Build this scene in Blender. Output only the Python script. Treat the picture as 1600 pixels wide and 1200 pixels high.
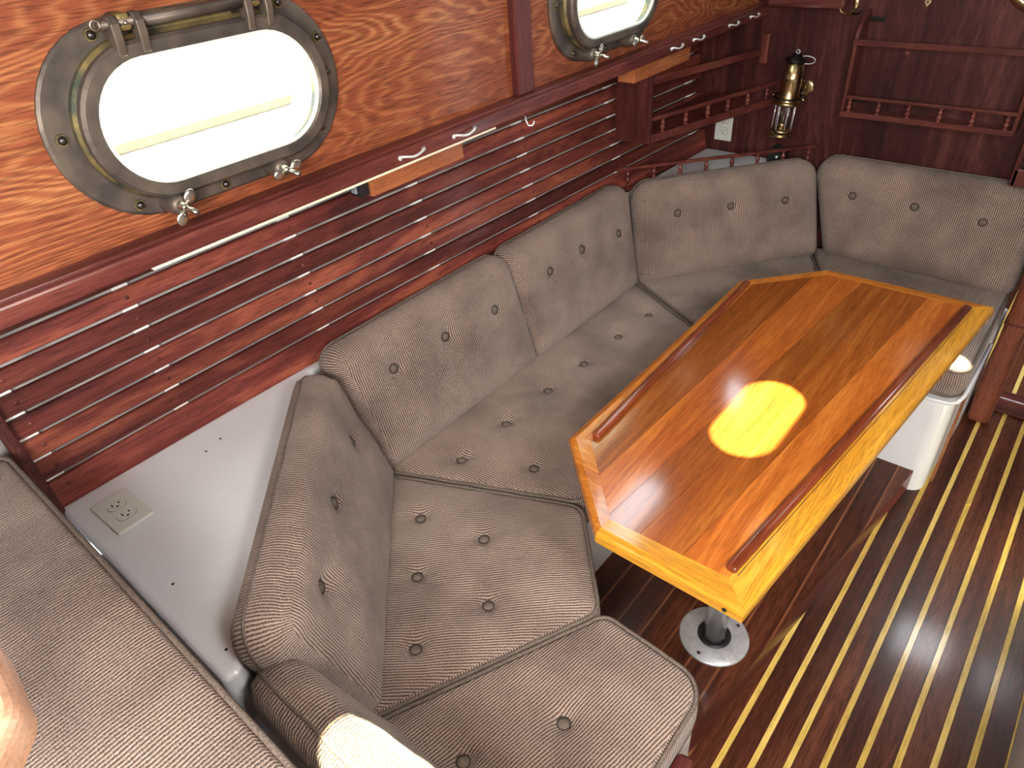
import bpy, bmesh, math, random
from mathutils import Vector, Matrix, noise
random.seed(7)
PI = math.pi
scene = bpy.context.scene
for o in list(bpy.data.objects): bpy.data.objects.remove(o)

# ------------------------------------------------------------------ camera
cam_d = bpy.data.cameras.new('camera'); cam = bpy.data.objects.new('camera', cam_d)
scene.collection.objects.link(cam); scene.camera = cam
cam_d.sensor_fit = 'HORIZONTAL'; cam_d.sensor_width = 36.0
cam_d.lens = 1076.15 / 1600 * 36.0
cam_d.clip_start = 0.01; cam_d.clip_end = 200
R = Matrix(((0.63819822, -0.49033763, 0.5935251),
            (-0.76690408, -0.33727644, 0.54598784),
            (-0.06753635, -0.80362529, -0.59129115)))
cx, cy, cz = R.col[0], R.col[1], R.col[2]
M = Matrix(((cx[0], -cy[0], -cz[0], 0), (cx[1], -cy[1], -cz[1], 0), (cx[2], -cy[2], -cz[2], 1.645), (0, 0, 0, 1)))
cam.matrix_world = M

# ------------------------------------------------------------------ world, sun, exposure
w = bpy.data.worlds.new('sky'); scene.world = w; w.use_nodes = True
bg = w.node_tree.nodes['Background']; bg.inputs[0].default_value = (0.80, 0.90, 1.0, 1); bg.inputs[1].default_value = 3.4
sun_d = bpy.data.lights.new('sun', 'SUN'); sun_d.energy = 34; sun_d.angle = 0.012; sun_d.color = (1.0, 0.92, 0.66)
sun = bpy.data.objects.new('sun', sun_d); scene.collection.objects.link(sun)
sun.rotation_euler = Vector((0.02, -0.30, -1.0)).to_track_quat('-Z', 'Y').to_euler()
sun.location = (-4, 6, 6)
def area(name, loc, target, sx, sy, power, col=(1, 1, 1)):
    d = bpy.data.lights.new(name, 'AREA'); d.shape = 'RECTANGLE'; d.size = sx; d.size_y = sy; d.energy = power; d.color = col
    o = bpy.data.objects.new(name, d); scene.collection.objects.link(o); o.location = loc
    o.rotation_euler = (Vector(target) - Vector(loc)).to_track_quat('-Z', 'Y').to_euler(); return o
area('companionway_daylight', (-0.62, -0.15, 1.87), (0.7, 0.75, 0.6), 0.75, 0.8, 50, (1.0, 0.97, 0.93))
area('deck_hatch_daylight', (0.45, -0.45, 1.885), (0.9, 0.3, 0.0), 0.5, 0.5, 17, (1.0, 0.97, 0.93))
area('forward_hatch_daylight', (2.95, -0.13, 1.885), (2.6, -0.13, 0.0), 0.26, 0.26, 6, (0.9, 0.95, 1.0))
def spot(name, loc, target, power, size, col):
    d = bpy.data.lights.new(name, 'SPOT'); d.energy = power; d.spot_size = size; d.spot_blend = 0.12; d.color = col; d.shadow_soft_size = 0.004
    o = bpy.data.objects.new(name, d); scene.collection.objects.link(o); o.location = loc
    o.rotation_euler = (Vector(target) - Vector(loc)).to_track_quat('-Z', 'Y').to_euler(); return o
scene.view_settings.view_transform = 'Standard'; scene.view_settings.look = 'None'
scene.view_settings.gamma = 1; scene.view_settings.use_curve_mapping = False
scene.view_settings.exposure = 1.0

# ------------------------------------------------------------------ materials
def nd(nt, t, **k):
    n = nt.nodes.new(t)
    for a, b in k.items(): setattr(n, a, b)
    return n
def newmat(name):
    m = bpy.data.materials.new(name); m.use_nodes = True; nt = m.node_tree
    return m, nt, nt.nodes['Principled BSDF']
def lk(nt, a, b): nt.links.new(a, b)
def ramp(nt, fac, stops):
    r = nd(nt, 'ShaderNodeValToRGB'); e = r.color_ramp.elements
    while len(e) < len(stops): e.new(0.5)
    for i, (p, c) in enumerate(stops): e[i].position = p; e[i].color = (*c, 1)
    lk(nt, fac, r.inputs[0]); return r
def math_(nt, op, a, b=None, c=None):
    n = nd(nt, 'ShaderNodeMath', operation=op)
    for i, v in enumerate((a, b, c)):
        if v is None: continue
        if hasattr(v, 'is_linked') or hasattr(v, 'links'): lk(nt, v, n.inputs[i])
        else: n.inputs[i].default_value = v
    return n.outputs[0]
def wood(name, dark, mid, light, axis='X', rough=0.3, coat=0.4, scale=1.0, figure=0.10, vary=0.25, bump=0.08, pores=0.5, rings=90.0, contrast=1.0, spec=0.22, stretch=1.0):
    m, nt, p = newmat(name)
    tc = nd(nt, 'ShaderNodeTexCoord'); oi = nd(nt, 'ShaderNodeObjectInfo')
    off = nd(nt, 'ShaderNodeVectorMath', operation='MULTIPLY_ADD'); off.inputs[1].default_value = (1, 1, 1)
    lk(nt, tc.outputs['Object'], off.inputs[0])
    sc3 = nd(nt, 'ShaderNodeCombineXYZ')
    for i in range(3): lk(nt, math_(nt, 'MULTIPLY', oi.outputs['Random'], 7.3 + i * 3), sc3.inputs[i])
    lk(nt, sc3.outputs[0], off.inputs[2])
    def mp(s):
        q = nd(nt, 'ShaderNodeMapping'); v = [s[1]] * 3; v['XYZ'.index(axis)] = s[0]; q.inputs['Scale'].default_value = v
        lk(nt, off.outputs[0], q.inputs[0]); return q.outputs[0]
    n1 = nd(nt, 'ShaderNodeTexNoise'); n1.inputs['Scale'].default_value = 1; n1.inputs['Detail'].default_value = 5; n1.inputs['Distortion'].default_value = 0.6
    lk(nt, mp((2.0 * scale / stretch, 26 * scale)), n1.inputs['Vector'])
    n2 = nd(nt, 'ShaderNodeTexNoise'); n2.inputs['Scale'].default_value = 1; n2.inputs['Detail'].default_value = 3
    lk(nt, mp((24, 400)), n2.inputs['Vector'])
    n3 = nd(nt, 'ShaderNodeTexNoise'); n3.inputs['Scale'].default_value = 1; n3.inputs['Detail'].default_value = 2
    lk(nt, mp((1.6 * scale, 4.5 * scale)), n3.inputs['Vector'])
    f = math_(nt, 'MULTIPLY_ADD', n1.outputs['Fac'], 0.62, math_(nt, 'MULTIPLY', n3.outputs['Fac'], 0.38))
    # growth-ring figure: contour lines of a slow, stretched noise field
    na = nd(nt, 'ShaderNodeTexNoise'); na.inputs['Scale'].default_value = 1; na.inputs['Detail'].default_value = 3; na.inputs['Roughness'].default_value = 0.4
    lk(nt, mp((1.1 * scale / stretch, 5.5 * scale)), na.inputs['Vector'])
    sn = math_(nt, 'MULTIPLY_ADD', math_(nt, 'SINE', math_(nt, 'MULTIPLY', na.outputs['Fac'], rings)), 0.5, 0.5)
    sn = math_(nt, 'MULTIPLY', math_(nt, 'POWER', sn, 1.6), math_(nt, 'MULTIPLY_ADD', n3.outputs['Fac'], 1.6, -0.25))
    f = math_(nt, 'ADD', math_(nt, 'MULTIPLY_ADD', math_(nt, 'SUBTRACT', f, 0.5), contrast, 0.5 - figure * 0.25), math_(nt, 'MULTIPLY', sn, figure))
    r = ramp(nt, f, [(0.30, dark), (0.5, mid), (0.72, light)])
    hs = nd(nt, 'ShaderNodeHueSaturation'); lk(nt, r.outputs[0], hs.inputs['Color'])
    lk(nt, math_(nt, 'MULTIPLY_ADD', oi.outputs['Random'], vary, 1 - vary / 2), hs.inputs['Value'])
    mx = nd(nt, 'ShaderNodeMixRGB', blend_type='MULTIPLY'); 
    pr = ramp(nt, n2.outputs['Fac'], [(0.40, (1 - pores,) * 3), (0.52, (1, 1, 1))])
    mx.inputs[0].default_value = 1; lk(nt, hs.outputs[0], mx.inputs[1]); lk(nt, pr.outputs[0], mx.inputs[2])
    lk(nt, mx.outputs[0], p.inputs['Base Color'])
    p.inputs['Roughness'].default_value = rough; p.inputs['Coat Weight'].default_value = coat; p.inputs['Coat Roughness'].default_value = 0.12
    p.inputs['Specular IOR Level'].default_value = spec
    b = nd(nt, 'ShaderNodeBump'); b.inputs['Strength'].default_value = bump; b.inputs['Distance'].default_value = 0.002
    lk(nt, n2.outputs['Fac'], b.inputs['Height']); lk(nt, b.outputs[0], p.inputs['Normal'])
    return m
def plain(name, col, rough=0.5, metal=0.0, var=0.1, nscale=40, bump=0.0, col2=None, coat=0.0):
    m, nt, p = newmat(name)
    tc = nd(nt, 'ShaderNodeTexCoord'); n = nd(nt, 'ShaderNodeTexNoise'); n.inputs['Scale'].default_value = nscale; n.inputs['Detail'].default_value = 5
    lk(nt, tc.outputs['Object'], n.inputs['Vector'])
    c2 = col2 or tuple(c * (1 - var) for c in col)
    r = ramp(nt, n.outputs['Fac'], [(0.38, c2), (0.60, col)])
    lk(nt, r.outputs[0], p.inputs['Base Color']); p.inputs['Roughness'].default_value = rough; p.inputs['Metallic'].default_value = metal
    p.inputs['Coat Weight'].default_value = coat
    if bump:
        b = nd(nt, 'ShaderNodeBump'); b.inputs['Strength'].default_value = bump; b.inputs['Distance'].default_value = 0.002
        lk(nt, n.outputs['Fac'], b.inputs['Height']); lk(nt, b.outputs[0], p.inputs['Normal'])
    return m
def fabric(name, light, dark, pitch=0.0056):
    m, nt, p = newmat(name)
    uv = nd(nt, 'ShaderNodeUVMap'); tc = nd(nt, 'ShaderNodeTexCoord')
    sx = nd(nt, 'ShaderNodeSeparateXYZ'); lk(nt, uv.outputs[0], sx.inputs[0])
    nz = nd(nt, 'ShaderNodeTexNoise'); nz.inputs['Scale'].default_value = 14; nz.inputs['Detail'].default_value = 2; lk(nt, uv.outputs[0], nz.inputs['Vector'])
    xx = math_(nt, 'MULTIPLY_ADD', nz.outputs['Fac'], 0.006, sx.outputs['X'])
    s = math_(nt, 'SINE', math_(nt, 'MULTIPLY', xx, 2 * PI / pitch))
    s2 = math_(nt, 'SINE', math_(nt, 'MULTIPLY', sx.outputs['Y'], 2 * PI / (pitch * 0.55)))
    fn = nd(nt, 'ShaderNodeTexNoise'); fn.inputs['Scale'].default_value = 420; fn.inputs['Detail'].default_value = 2; lk(nt, uv.outputs[0], fn.inputs['Vector'])
    big = nd(nt, 'ShaderNodeTexNoise'); big.inputs['Scale'].default_value = 7; big.inputs['Detail'].default_value = 4; lk(nt, tc.outputs['Object'], big.inputs['Vector'])
    h = math_(nt, 'MULTIPLY_ADD', s, 0.42, 0.5)
    h = math_(nt, 'MULTIPLY_ADD', s2, 0.03, h)
    h = math_(nt, 'ADD', h, math_(nt, 'MULTIPLY', math_(nt, 'SUBTRACT', fn.outputs['Fac'], 0.5), 1.5))
    r = ramp(nt, h, [(0.10, dark), (0.85, light)])
    mx = nd(nt, 'ShaderNodeMixRGB', blend_type='MULTIPLY'); mx.inputs[0].default_value = 1
    br = ramp(nt, big.outputs['Fac'], [(0.30, (0.62, 0.58, 0.57)), (0.60, (1.06, 1.04, 1.02))])
    lk(nt, r.outputs[0], mx.inputs[1]); lk(nt, br.outputs[0], mx.inputs[2]); lk(nt, mx.outputs[0], p.inputs['Base Color'])
    p.inputs['Roughness'].default_value = 0.95; p.inputs['Specular IOR Level'].default_value = 0.15
    p.inputs['Sheen Weight'].default_value = 0.25; p.inputs['Sheen Roughness'].default_value = 0.5
    b = nd(nt, 'ShaderNodeBump'); b.inputs['Strength'].default_value = 0.9; b.inputs['Distance'].default_value = 0.0020
    lk(nt, h, b.inputs['Height']); lk(nt, b.outputs[0], p.inputs['Normal'])
    return m
W = {}
W['slat'] = wood('red_mahogany_slats', (0.055, 0.013, 0.012), (0.170, 0.038, 0.029), (0.38, 0.105, 0.055), 'X', 0.5, 0.06, 1.0, vary=0.8, pores=0.35)
W['panel'] = wood('figured_plywood', (0.17, 0.040, 0.018), (0.28, 0.076, 0.031), (0.50, 0.20, 0.075), 'X', 0.42, 0.10, 1.25, figure=0.20, vary=0.05, pores=0.4, rings=190.0, contrast=0.5)
W['trim'] = wood('dark_mahogany_trim', (0.06, 0.014, 0.013), (0.135, 0.032, 0.026), (0.24, 0.070, 0.048), 'X', 0.34, 0.2, vary=0.15, pores=0.3)
W['trimz'] = wood('dark_mahogany_upright', (0.045, 0.011, 0.010), (0.095, 0.023, 0.020), (0.17, 0.050, 0.036), 'Z', 0.34, 0.2, vary=0.2, pores=0.3)
W['trimy'] = wood('dark_mahogany_crosswise', (0.06, 0.015, 0.013), (0.125, 0.032, 0.026), (0.22, 0.064, 0.046), 'Y', 0.34, 0.2, vary=0.2, pores=0.3)
W['bulk'] = wood('mahogany_bulkhead', (0.028, 0.007, 0.007), (0.070, 0.017, 0.015), (0.155, 0.046, 0.038), 'Z', 0.5, 0.05, 1.0, vary=0.05, pores=0.45)
W['box'] = wood('orange_wood_box', (0.32, 0.095, 0.036), (0.48, 0.16, 0.06), (0.64, 0.26, 0.11), 'X', 0.35, 0.2, vary=0.1, pores=0.3)
W['teak'] = wood('varnished_teak_veneer', (0.20, 0.038, 0.006), (0.38, 0.100, 0.014), (0.60, 0.21, 0.035), 'X', 0.3, 1.0, 1.5, vary=0.7, pores=0.25, bump=0.12, figure=0.12, rings=110.0, contrast=0.6, spec=0.1, stretch=3.0)
W['ridge'] = wood('dark_varnished_lip', (0.10, 0.018, 0.008), (0.22, 0.045, 0.015), (0.34, 0.08, 0.03), 'X', 0.2, 0.8, vary=0.1, pores=0.3)
W['oakx'] = wood('honey_oak_edge', (0.44, 0.15, 0.013), (0.68, 0.31, 0.026), (0.86, 0.48, 0.065), 'X', 0.3, 0.6, 1.8, vary=0.12, pores=0.3, contrast=0.5, figure=0.08, rings=120.0, spec=0.15, stretch=4.0)
W['oaky'] = wood('honey_oak_edge_crosswise', (0.44, 0.15, 0.013), (0.68, 0.31, 0.026), (0.86, 0.48, 0.065), 'Y', 0.3, 0.6, 1.8, vary=0.12, pores=0.3, contrast=0.5, figure=0.08, rings=120.0, spec=0.15, stretch=4.0)
W['sole'] = wood('teak_sole_plank', (0.036, 0.010, 0.005), (0.086, 0.024, 0.012), (0.165, 0.052, 0.024), 'X', 0.34, 0.16, 1.3, vary=0.35, pores=0.5, bump=0.15, stretch=2.5)
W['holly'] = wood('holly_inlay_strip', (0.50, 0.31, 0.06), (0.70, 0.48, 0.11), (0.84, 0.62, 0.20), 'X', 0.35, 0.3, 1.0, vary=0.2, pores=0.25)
W['dull'] = wood('dull_inlay_strip', (0.14, 0.05, 0.02), (0.24, 0.085, 0.035), (0.36, 0.15, 0.06), 'X', 0.4, 0.2, 1.0, vary=0.2, pores=0.25)  # browner, duller tone for some of the inlay strips
W['post'] = wood('jamb_mahogany', (0.10, 0.026, 0.014), (0.20, 0.056, 0.028), (0.32, 0.10, 0.05), 'Z', 0.35, 0.2, 1.0, vary=0.1, pores=0.4)
W['spin'] = wood('turned_mahogany', (0.08, 0.018, 0.015), (0.16, 0.040, 0.032), (0.27, 0.080, 0.058), 'Z', 0.3, 0.3, 1.0, vary=0.1, pores=0.2)
W['oakbx'] = wood('brown_shaded_oak_edge', (0.30, 0.075, 0.010), (0.50, 0.165, 0.022), (0.68, 0.29, 0.05), 'X', 0.3, 0.6, 1.8, vary=0.12, pores=0.35, contrast=0.7, figure=0.08, rings=120.0, spec=0.15, stretch=4.0)  # browner oak: partly its own tone, partly dimmer light put into the colour
W['oakby'] = wood('brown_shaded_oak_edge_crosswise', (0.30, 0.075, 0.010), (0.50, 0.165, 0.022), (0.68, 0.29, 0.05), 'Y', 0.3, 0.6, 1.8, vary=0.12, pores=0.35, contrast=0.7, figure=0.08, rings=120.0, spec=0.15, stretch=4.0)  # same brown, partly shading in the colour, grain crosswise
W['tan'] = wood('tan_step_wood', (0.52, 0.24, 0.13), (0.66, 0.36, 0.22), (0.78, 0.48, 0.33), 'X', 0.4, 0.2, 1.0, vary=0.0, pores=0.15)
FAB = fabric('taupe_corduroy', (0.520, 0.395, 0.325), (0.075, 0.048, 0.038))
PIPE = plain('taupe_piping', (0.20, 0.152, 0.122), 0.95, var=0.5, nscale=350, bump=0.4)
BTNSHADE = plain('button_shadow', (0.045, 0.032, 0.026), 0.9)  # dark colour painted as the shadow around each button
BTN = plain('taupe_button', (0.19, 0.145, 0.115), 0.9, var=0.4, nscale=300, bump=0.4)
GEL = plain('white_gelcoat', (0.80, 0.80, 0.82), 0.32, var=0.05, nscale=6, coat=0.3)
HULLP = plain('white_hull_paint', (0.92, 0.91, 0.87), 0.6, var=0.05, nscale=9); LINER = plain('grey_hull_liner', (0.48, 0.44, 0.42), 0.7, var=0.4, nscale=12)
BRZ = plain('weathered_bronze', (0.17, 0.135, 0.105), 0.5, 0.6, nscale=16, bump=0.3, col2=(0.085, 0.070, 0.064))
BRZG = plain('green_bronze', (0.27, 0.20, 0.075), 0.5, 0.6, nscale=20, bump=0.35, col2=(0.055, 0.070, 0.050))
BRZL = plain('bright_port_lining', (0.75, 0.80, 0.72), 0.5, 0.0, nscale=30)
BOLT = plain('dark_bolt_metal', (0.10, 0.09, 0.085), 0.3, 0.9, nscale=30)
HND = plain('bright_handle_metal', (0.92, 0.91, 0.88), 0.25, 0.5, var=0.05)
NUT = plain('nickel_wing_nut', (0.62, 0.58, 0.50), 0.28, 1.0, nscale=60, var=0.4)
CHR = plain('polished_chrome', (0.90, 0.90, 0.92), 0.14, 0.6, var=0.03)
ALU = plain('brushed_aluminium', (0.68, 0.69, 0.71), 0.36, 0.55, nscale=70, var=0.15)
BRASS = plain('aged_brass', (0.62, 0.46, 0.22), 0.28, 1.0, nscale=25, col2=(0.30, 0.22, 0.11))
BRASSL = plain('bright_brass', (0.85, 0.68, 0.36), 0.22, 1.0, nscale=25, var=0.2)
DARK = plain('black_plastic', (0.015, 0.015, 0.017), 0.35)
DARKM = plain('blackened_metal', (0.03, 0.028, 0.026), 0.35, 0.8)
IVORY = plain('ivory_plastic', (0.72, 0.72, 0.66), 0.35, var=0.03)
CREAM = plain('cream_plastic', (0.85, 0.76, 0.58), 0.5, var=0.05)
SLOT = plain('slot_dark', (0.01, 0.01, 0.01), 0.8)
RED = plain('red_packet', (0.62, 0.02, 0.02), 0.4); WHT = plain('white_packet', (0.8, 0.8, 0.8), 0.5)
GREY = plain('grey_switch', (0.30, 0.34, 0.40), 0.4)
DECKM = plain('outdoor_white_deck', (0.82, 0.83, 0.84), 0.5, var=0.06, nscale=20)
RAILM = plain('outdoor_toe_rail', (0.075, 0.058, 0.038), 0.6, var=0.2)
CEIL = plain('headliner', (0.26, 0.20, 0.15), 0.7)
def water():
    m, nt, p = newmat('bright_harbour_water'); tc = nd(nt, 'ShaderNodeTexCoord')
    n = nd(nt, 'ShaderNodeTexNoise'); n.inputs['Scale'].default_value = 5; n.inputs['Detail'].default_value = 8; lk(nt, tc.outputs['Object'], n.inputs['Vector'])
    r = ramp(nt, n.outputs['Fac'], [(0.42, (0.004, 0.005, 0.005)), (0.50, (0.05, 0.055, 0.055))]); lk(nt, r.outputs[0], p.inputs['Base Color'])
    p.inputs['Roughness'].default_value = 0.3
    b = nd(nt, 'ShaderNodeBump'); b.inputs['Strength'].default_value = 0.6; b.inputs['Distance'].default_value = 0.03; lk(nt, n.outputs['Fac'], b.inputs['Height']); lk(nt, b.outputs[0], p.inputs['Normal'])
    return m
WATER = water()
def glassm(name, tint=(0.97, 1.0, 0.98), gl=0.08):
    m = bpy.data.materials.new(name); m.use_nodes = True; nt = m.node_tree; nt.nodes.clear()
    o = nd(nt, 'ShaderNodeOutputMaterial'); t = nd(nt, 'ShaderNodeBsdfTransparent'); t.inputs[0].default_value = (*tint, 1)
    g = nd(nt, 'ShaderNodeBsdfGlossy'); g.inputs['Roughness'].default_value = 0.03
    x = nd(nt, 'ShaderNodeMixShader'); x.inputs[0].default_value = gl
    lk(nt, t.outputs[0], x.inputs[1]); lk(nt, g.outputs[0], x.inputs[2]); lk(nt, x.outputs[0], o.inputs[0]); return m
GLASS = glassm('port_glass'); GLASS2 = glassm('lantern_glass', (0.93, 0.93, 0.97), 0.14)

# ------------------------------------------------------------------ geometry helpers
COL = scene.collection
WL = {}
def obj(name, bm, mat, parent=None, loc=None, smooth=None):
    """link a bmesh (world coordinates) as one object with its origin at loc"""
    if loc is None: loc = WL.get(parent.name, Vector((0, 0, 0))) if parent else Vector((0, 0, 0))
    loc = Vector(loc)
    bmesh.ops.translate(bm, verts=bm.verts, vec=-loc)
    if smooth is not None:
        for f in bm.faces: f.smooth = smooth
    me = bpy.data.meshes.new(name); bm.to_mesh(me); bm.free()
    if isinstance(mat, (list, tuple)):
        for q in mat: me.materials.append(q)
    else: me.materials.append(mat)
    o = bpy.data.objects.new(name, me); COL.objects.link(o)
    if parent is not None:
        o.parent = parent; o.location = loc - WL.get(parent.name, Vector((0, 0, 0)))
    else: o.location = loc
    WL[o.name] = loc
    return o
def tag(o, label=None, cat=None, group=None, kind=None):
    if label: o['label'] = label
    if cat: o['category'] = cat
    if group: o['group'] = group
    if kind: o['kind'] = kind
    return o
def thing(name, loc, label=None, cat=None, group=None, kind=None):
    o = bpy.data.objects.new(name, None); COL.objects.link(o); o.location = loc; o.empty_display_size = 0.05
    WL[o.name] = Vector(loc); return tag(o, label, cat, group, kind)
def copy_tree(o, loc=None, parent=None):
    c = o.copy(); COL.objects.link(c)
    if parent: c.parent = parent
    if loc is not None: c.location = loc
    for ch in list(o.children): copy_tree(ch, None, c)
    return c
def bevel(bm, geom_edges, w, seg=2):
    if w > 0: bmesh.ops.bevel(bm, geom=geom_edges, offset=w, segments=seg, profile=0.5, affect='EDGES', clamp_overlap=True)
def box(x0, x1, y0, y1, z0, z1, bev=0.0, seg=2, bm=None, mat=None):
    b = bmesh.new(); bmesh.ops.create_cube(b, size=1)
    bmesh.ops.scale(b, vec=(x1 - x0, y1 - y0, z1 - z0), verts=b.verts)
    bmesh.ops.translate(b, vec=((x0 + x1) / 2, (y0 + y1) / 2, (z0 + z1) / 2), verts=b.verts)
    bevel(b, b.edges[:], bev, seg)
    if mat is not None: bmesh.ops.transform(b, matrix=mat, verts=b.verts)
    return join(bm, b)
def join(bm, b):
    if bm is None: return b
    me = bpy.data.meshes.new('t'); b.to_mesh(me); b.free(); bm.from_mesh(me); bpy.data.meshes.remove(me); return bm
def beam(p0, p1, wd, ht, bev=0.0, up=(0, 0, 1), bm=None, seg=2):
    """box from p0 to p1, width across, height along up; p on the centre line"""
    p0, p1 = Vector(p0), Vector(p1); d = p1 - p0; L = d.length; x = d.normalized(); y = Vector(up).cross(x).normalized(); z = x.cross(y)
    m = Matrix(((x[0], y[0], z[0], p0[0]), (x[1], y[1], z[1], p0[1]), (x[2], y[2], z[2], p0[2]), (0, 0, 0, 1)))
    return box(0, L, -wd / 2, wd / 2, -ht / 2, ht / 2, bev, seg, bm, m)
def prism(poly, z0, z1, bev=0.0, seg=2, bm=None, vert_bev=None):
    b = bmesh.new()
    lo = [b.verts.new((x, y, z0)) for x, y in poly]; hi = [b.verts.new((x, y, z1)) for x, y in poly]
    n = len(poly); b.faces.new(lo[::-1]); top = b.faces.new(hi)
    for i in range(n): b.faces.new((lo[i], lo[(i + 1) % n], hi[(i + 1) % n], hi[i]))
    bmesh.ops.recalc_face_normals(b, faces=b.faces)
    if bev > 0: bevel(b, [e for e in top.edges], bev, seg)
    return join(bm, b)
def lathe(prof, seg=20, mat=None, bm=None, smooth=True):
    b = bmesh.new(); rows = []
    for r, z in prof:
        if r < 1e-6: rows.append([b.verts.new((0, 0, z))])
        else: rows.append([b.verts.new((r * math.cos(2 * PI * i / seg), r * math.sin(2 * PI * i / seg), z)) for i in range(seg)])
    for a, c in zip(rows, rows[1:]):
        for i in range(seg):
            j = (i + 1) % seg
            if len(a) == 1 and len(c) == 1: continue
            if len(a) == 1: b.faces.new((a[0], c[j], c[i]))
            elif len(c) == 1: b.faces.new((a[i], a[j], c[0]))
            else: b.faces.new((a[i], a[j], c[j], c[i]))
    bmesh.ops.recalc_face_normals(b, faces=b.faces)
    for f in b.faces: f.smooth = smooth
    if mat is not None: bmesh.ops.transform(b, matrix=mat, verts=b.verts)
    return join(bm, b)
def tube(pts, r, seg=8, closed=False, bm=None):
    b = bmesh.new(); pts = [Vector(p) for p in pts]; n = len(pts); rows = []; prev = None
    for i, p in enumerate(pts):
        if closed: d = pts[(i + 1) % n] - pts[i - 1]
        else: d = pts[min(i + 1, n - 1)] - pts[max(i - 1, 0)]
        d.normalize()
        if prev is None: a = Vector((0, 0, 1)) if abs(d.z) < 0.9 else Vector((1, 0, 0)); s = d.cross(a).normalized()
        else:
            s = prev - d * prev.dot(d)
            s.normalize()
        prev = s; t = d.cross(s); rr = r[i] if isinstance(r, (list, tuple)) else r
        rows.append([b.verts.new(p + (s * math.cos(2 * PI * k / seg) + t * math.sin(2 * PI * k / seg)) * rr) for k in range(seg)])
    for i in range(n if closed else n - 1):
        a, c = rows[i], rows[(i + 1) % n]
        for k in range(seg): b.faces.new((a[k], a[(k + 1) % seg], c[(k + 1) % seg], c[k]))
    if not closed: b.faces.new(rows[0][::-1]); b.faces.new(rows[-1])
    bmesh.ops.recalc_face_normals(b, faces=b.faces)
    for f in b.faces: f.smooth = True
    return join(bm, b)
def capsule(hx, hz, n=20):
    """capsule outline in x,z; radius hz"""
    s = hx - hz; out = []
    for i in range(n + 1):
        a = -PI / 2 + PI * i / n; out.append((s + hz * math.cos(a), hz * math.sin(a)))
    for i in range(n + 1):
        a = PI / 2 + PI * i / n; out.append((-s + hz * math.cos(a), hz * math.sin(a)))
    return out
def cap_ring(outer, inner, y0, y1, bev=0.003, bm=None):
    """ring between two capsule outlines, y0 (inboard) to y1"""
    b = bmesh.new(); no = len(outer)
    def ringpts(o, y): return [b.verts.new((x, y, z)) for x, z in o]
    cxs = outer
    def lerp(o, i, t): return [(a[0] + (c[0] - a[0]) * t, a[1] + (c[1] - a[1]) * t) for a, c in zip(o, i)]
    wdt = max(1e-4, abs(outer[0][1] - inner[0][1])); t = min(0.4, bev / wdt)
    rows = [ringpts(outer, y1), ringpts(outer, y0 + bev), ringpts(lerp(outer, inner, t), y0), ringpts(lerp(outer, inner, 1 - t), y0), ringpts(inner, y0 + bev), ringpts(inner, y1)]
    rows.append(rows[0])
    for a, c in zip(rows, rows[1:]):
        for i in range(no): b.faces.new((a[i], a[(i + 1) % no], c[(i + 1) % no], c[i]))
    bmesh.ops.recalc_face_normals(b, faces=b.faces)
    return join(bm, b)
def sphere(r, loc, sc=(1, 1, 1), u=12, v=8, bm=None, rot=None):
    b = bmesh.new(); bmesh.ops.create_uvsphere(b, u_segments=u, v_segments=v, radius=r)
    bmesh.ops.scale(b, vec=sc, verts=b.verts)
    if rot is not None: bmesh.ops.rotate(b, verts=b.verts, matrix=rot)
    bmesh.ops.translate(b, vec=loc, verts=b.verts)
    for f in b.faces: f.smooth = True
    return join(bm, b)
def plate_holes(x0, x1, z0, z1, y0, y1, holes):
    """panel in the x-z plane with openings; y0 inboard face"""
    b = bmesh.new(); loops = [[(x0, z0), (x1, z0), (x1, z1), (x0, z1)]] + holes
    es = []; vs = []
    for lp in loops:
        v = [b.verts.new((x, y0, z)) for x, z in lp]; vs.append(v)
        es += [b.edges.new((v[i], v[(i + 1) % len(v)])) for i in range(len(v))]
    bmesh.ops.triangle_fill(b, use_beauty=True, use_dissolve=False, edges=es)
    fs = b.faces[:]; vm = {v: b.verts.new((v.co.x, y1, v.co.z)) for v in b.verts[:]}
    for f in fs: b.faces.new([vm[v] for v in f.verts][::-1])
    for v in vs:
        for i in range(len(v)):
            a, c = v[i], v[(i + 1) % len(v)]; b.faces.new((a, c, vm[c], vm[a]))
    bmesh.ops.recalc_face_normals(b, faces=b.faces); return b

# ------------------------------------------------------------------ setting: sole
fl = thing('floor', (0, 0, 0), 'varnished teak cabin floor inlaid with pale holly strips', kind='structure')
pitch = 0.0380 * 1.645
y_first = 0.2058   # strip centre lines at y_first - k * pitch
obj('subfloor', box(-1.4, 4.2, -1.75, 1.3, -0.06, -0.020), W['sole'], fl)
k = 0
strips = [y_first - i * pitch for i in range(-3, 14)]
for i, ys in enumerate(strips):
    obj('plank', box(-1.3, 4.1, ys - pitch + 0.0067, ys - 0.0067, -0.020, 0.0, 0.0006, 1), W['sole'], fl, loc=(random.uniform(-1, 1) * 0, ys - pitch / 2, 0))
    obj('holly_strip', box(-1.3, 4.1, ys - 0.0064, ys + 0.0064, -0.020, 0.0002), W['holly'] if i > 2 else W['dull'], fl, loc=(0, ys, 0))
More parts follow.
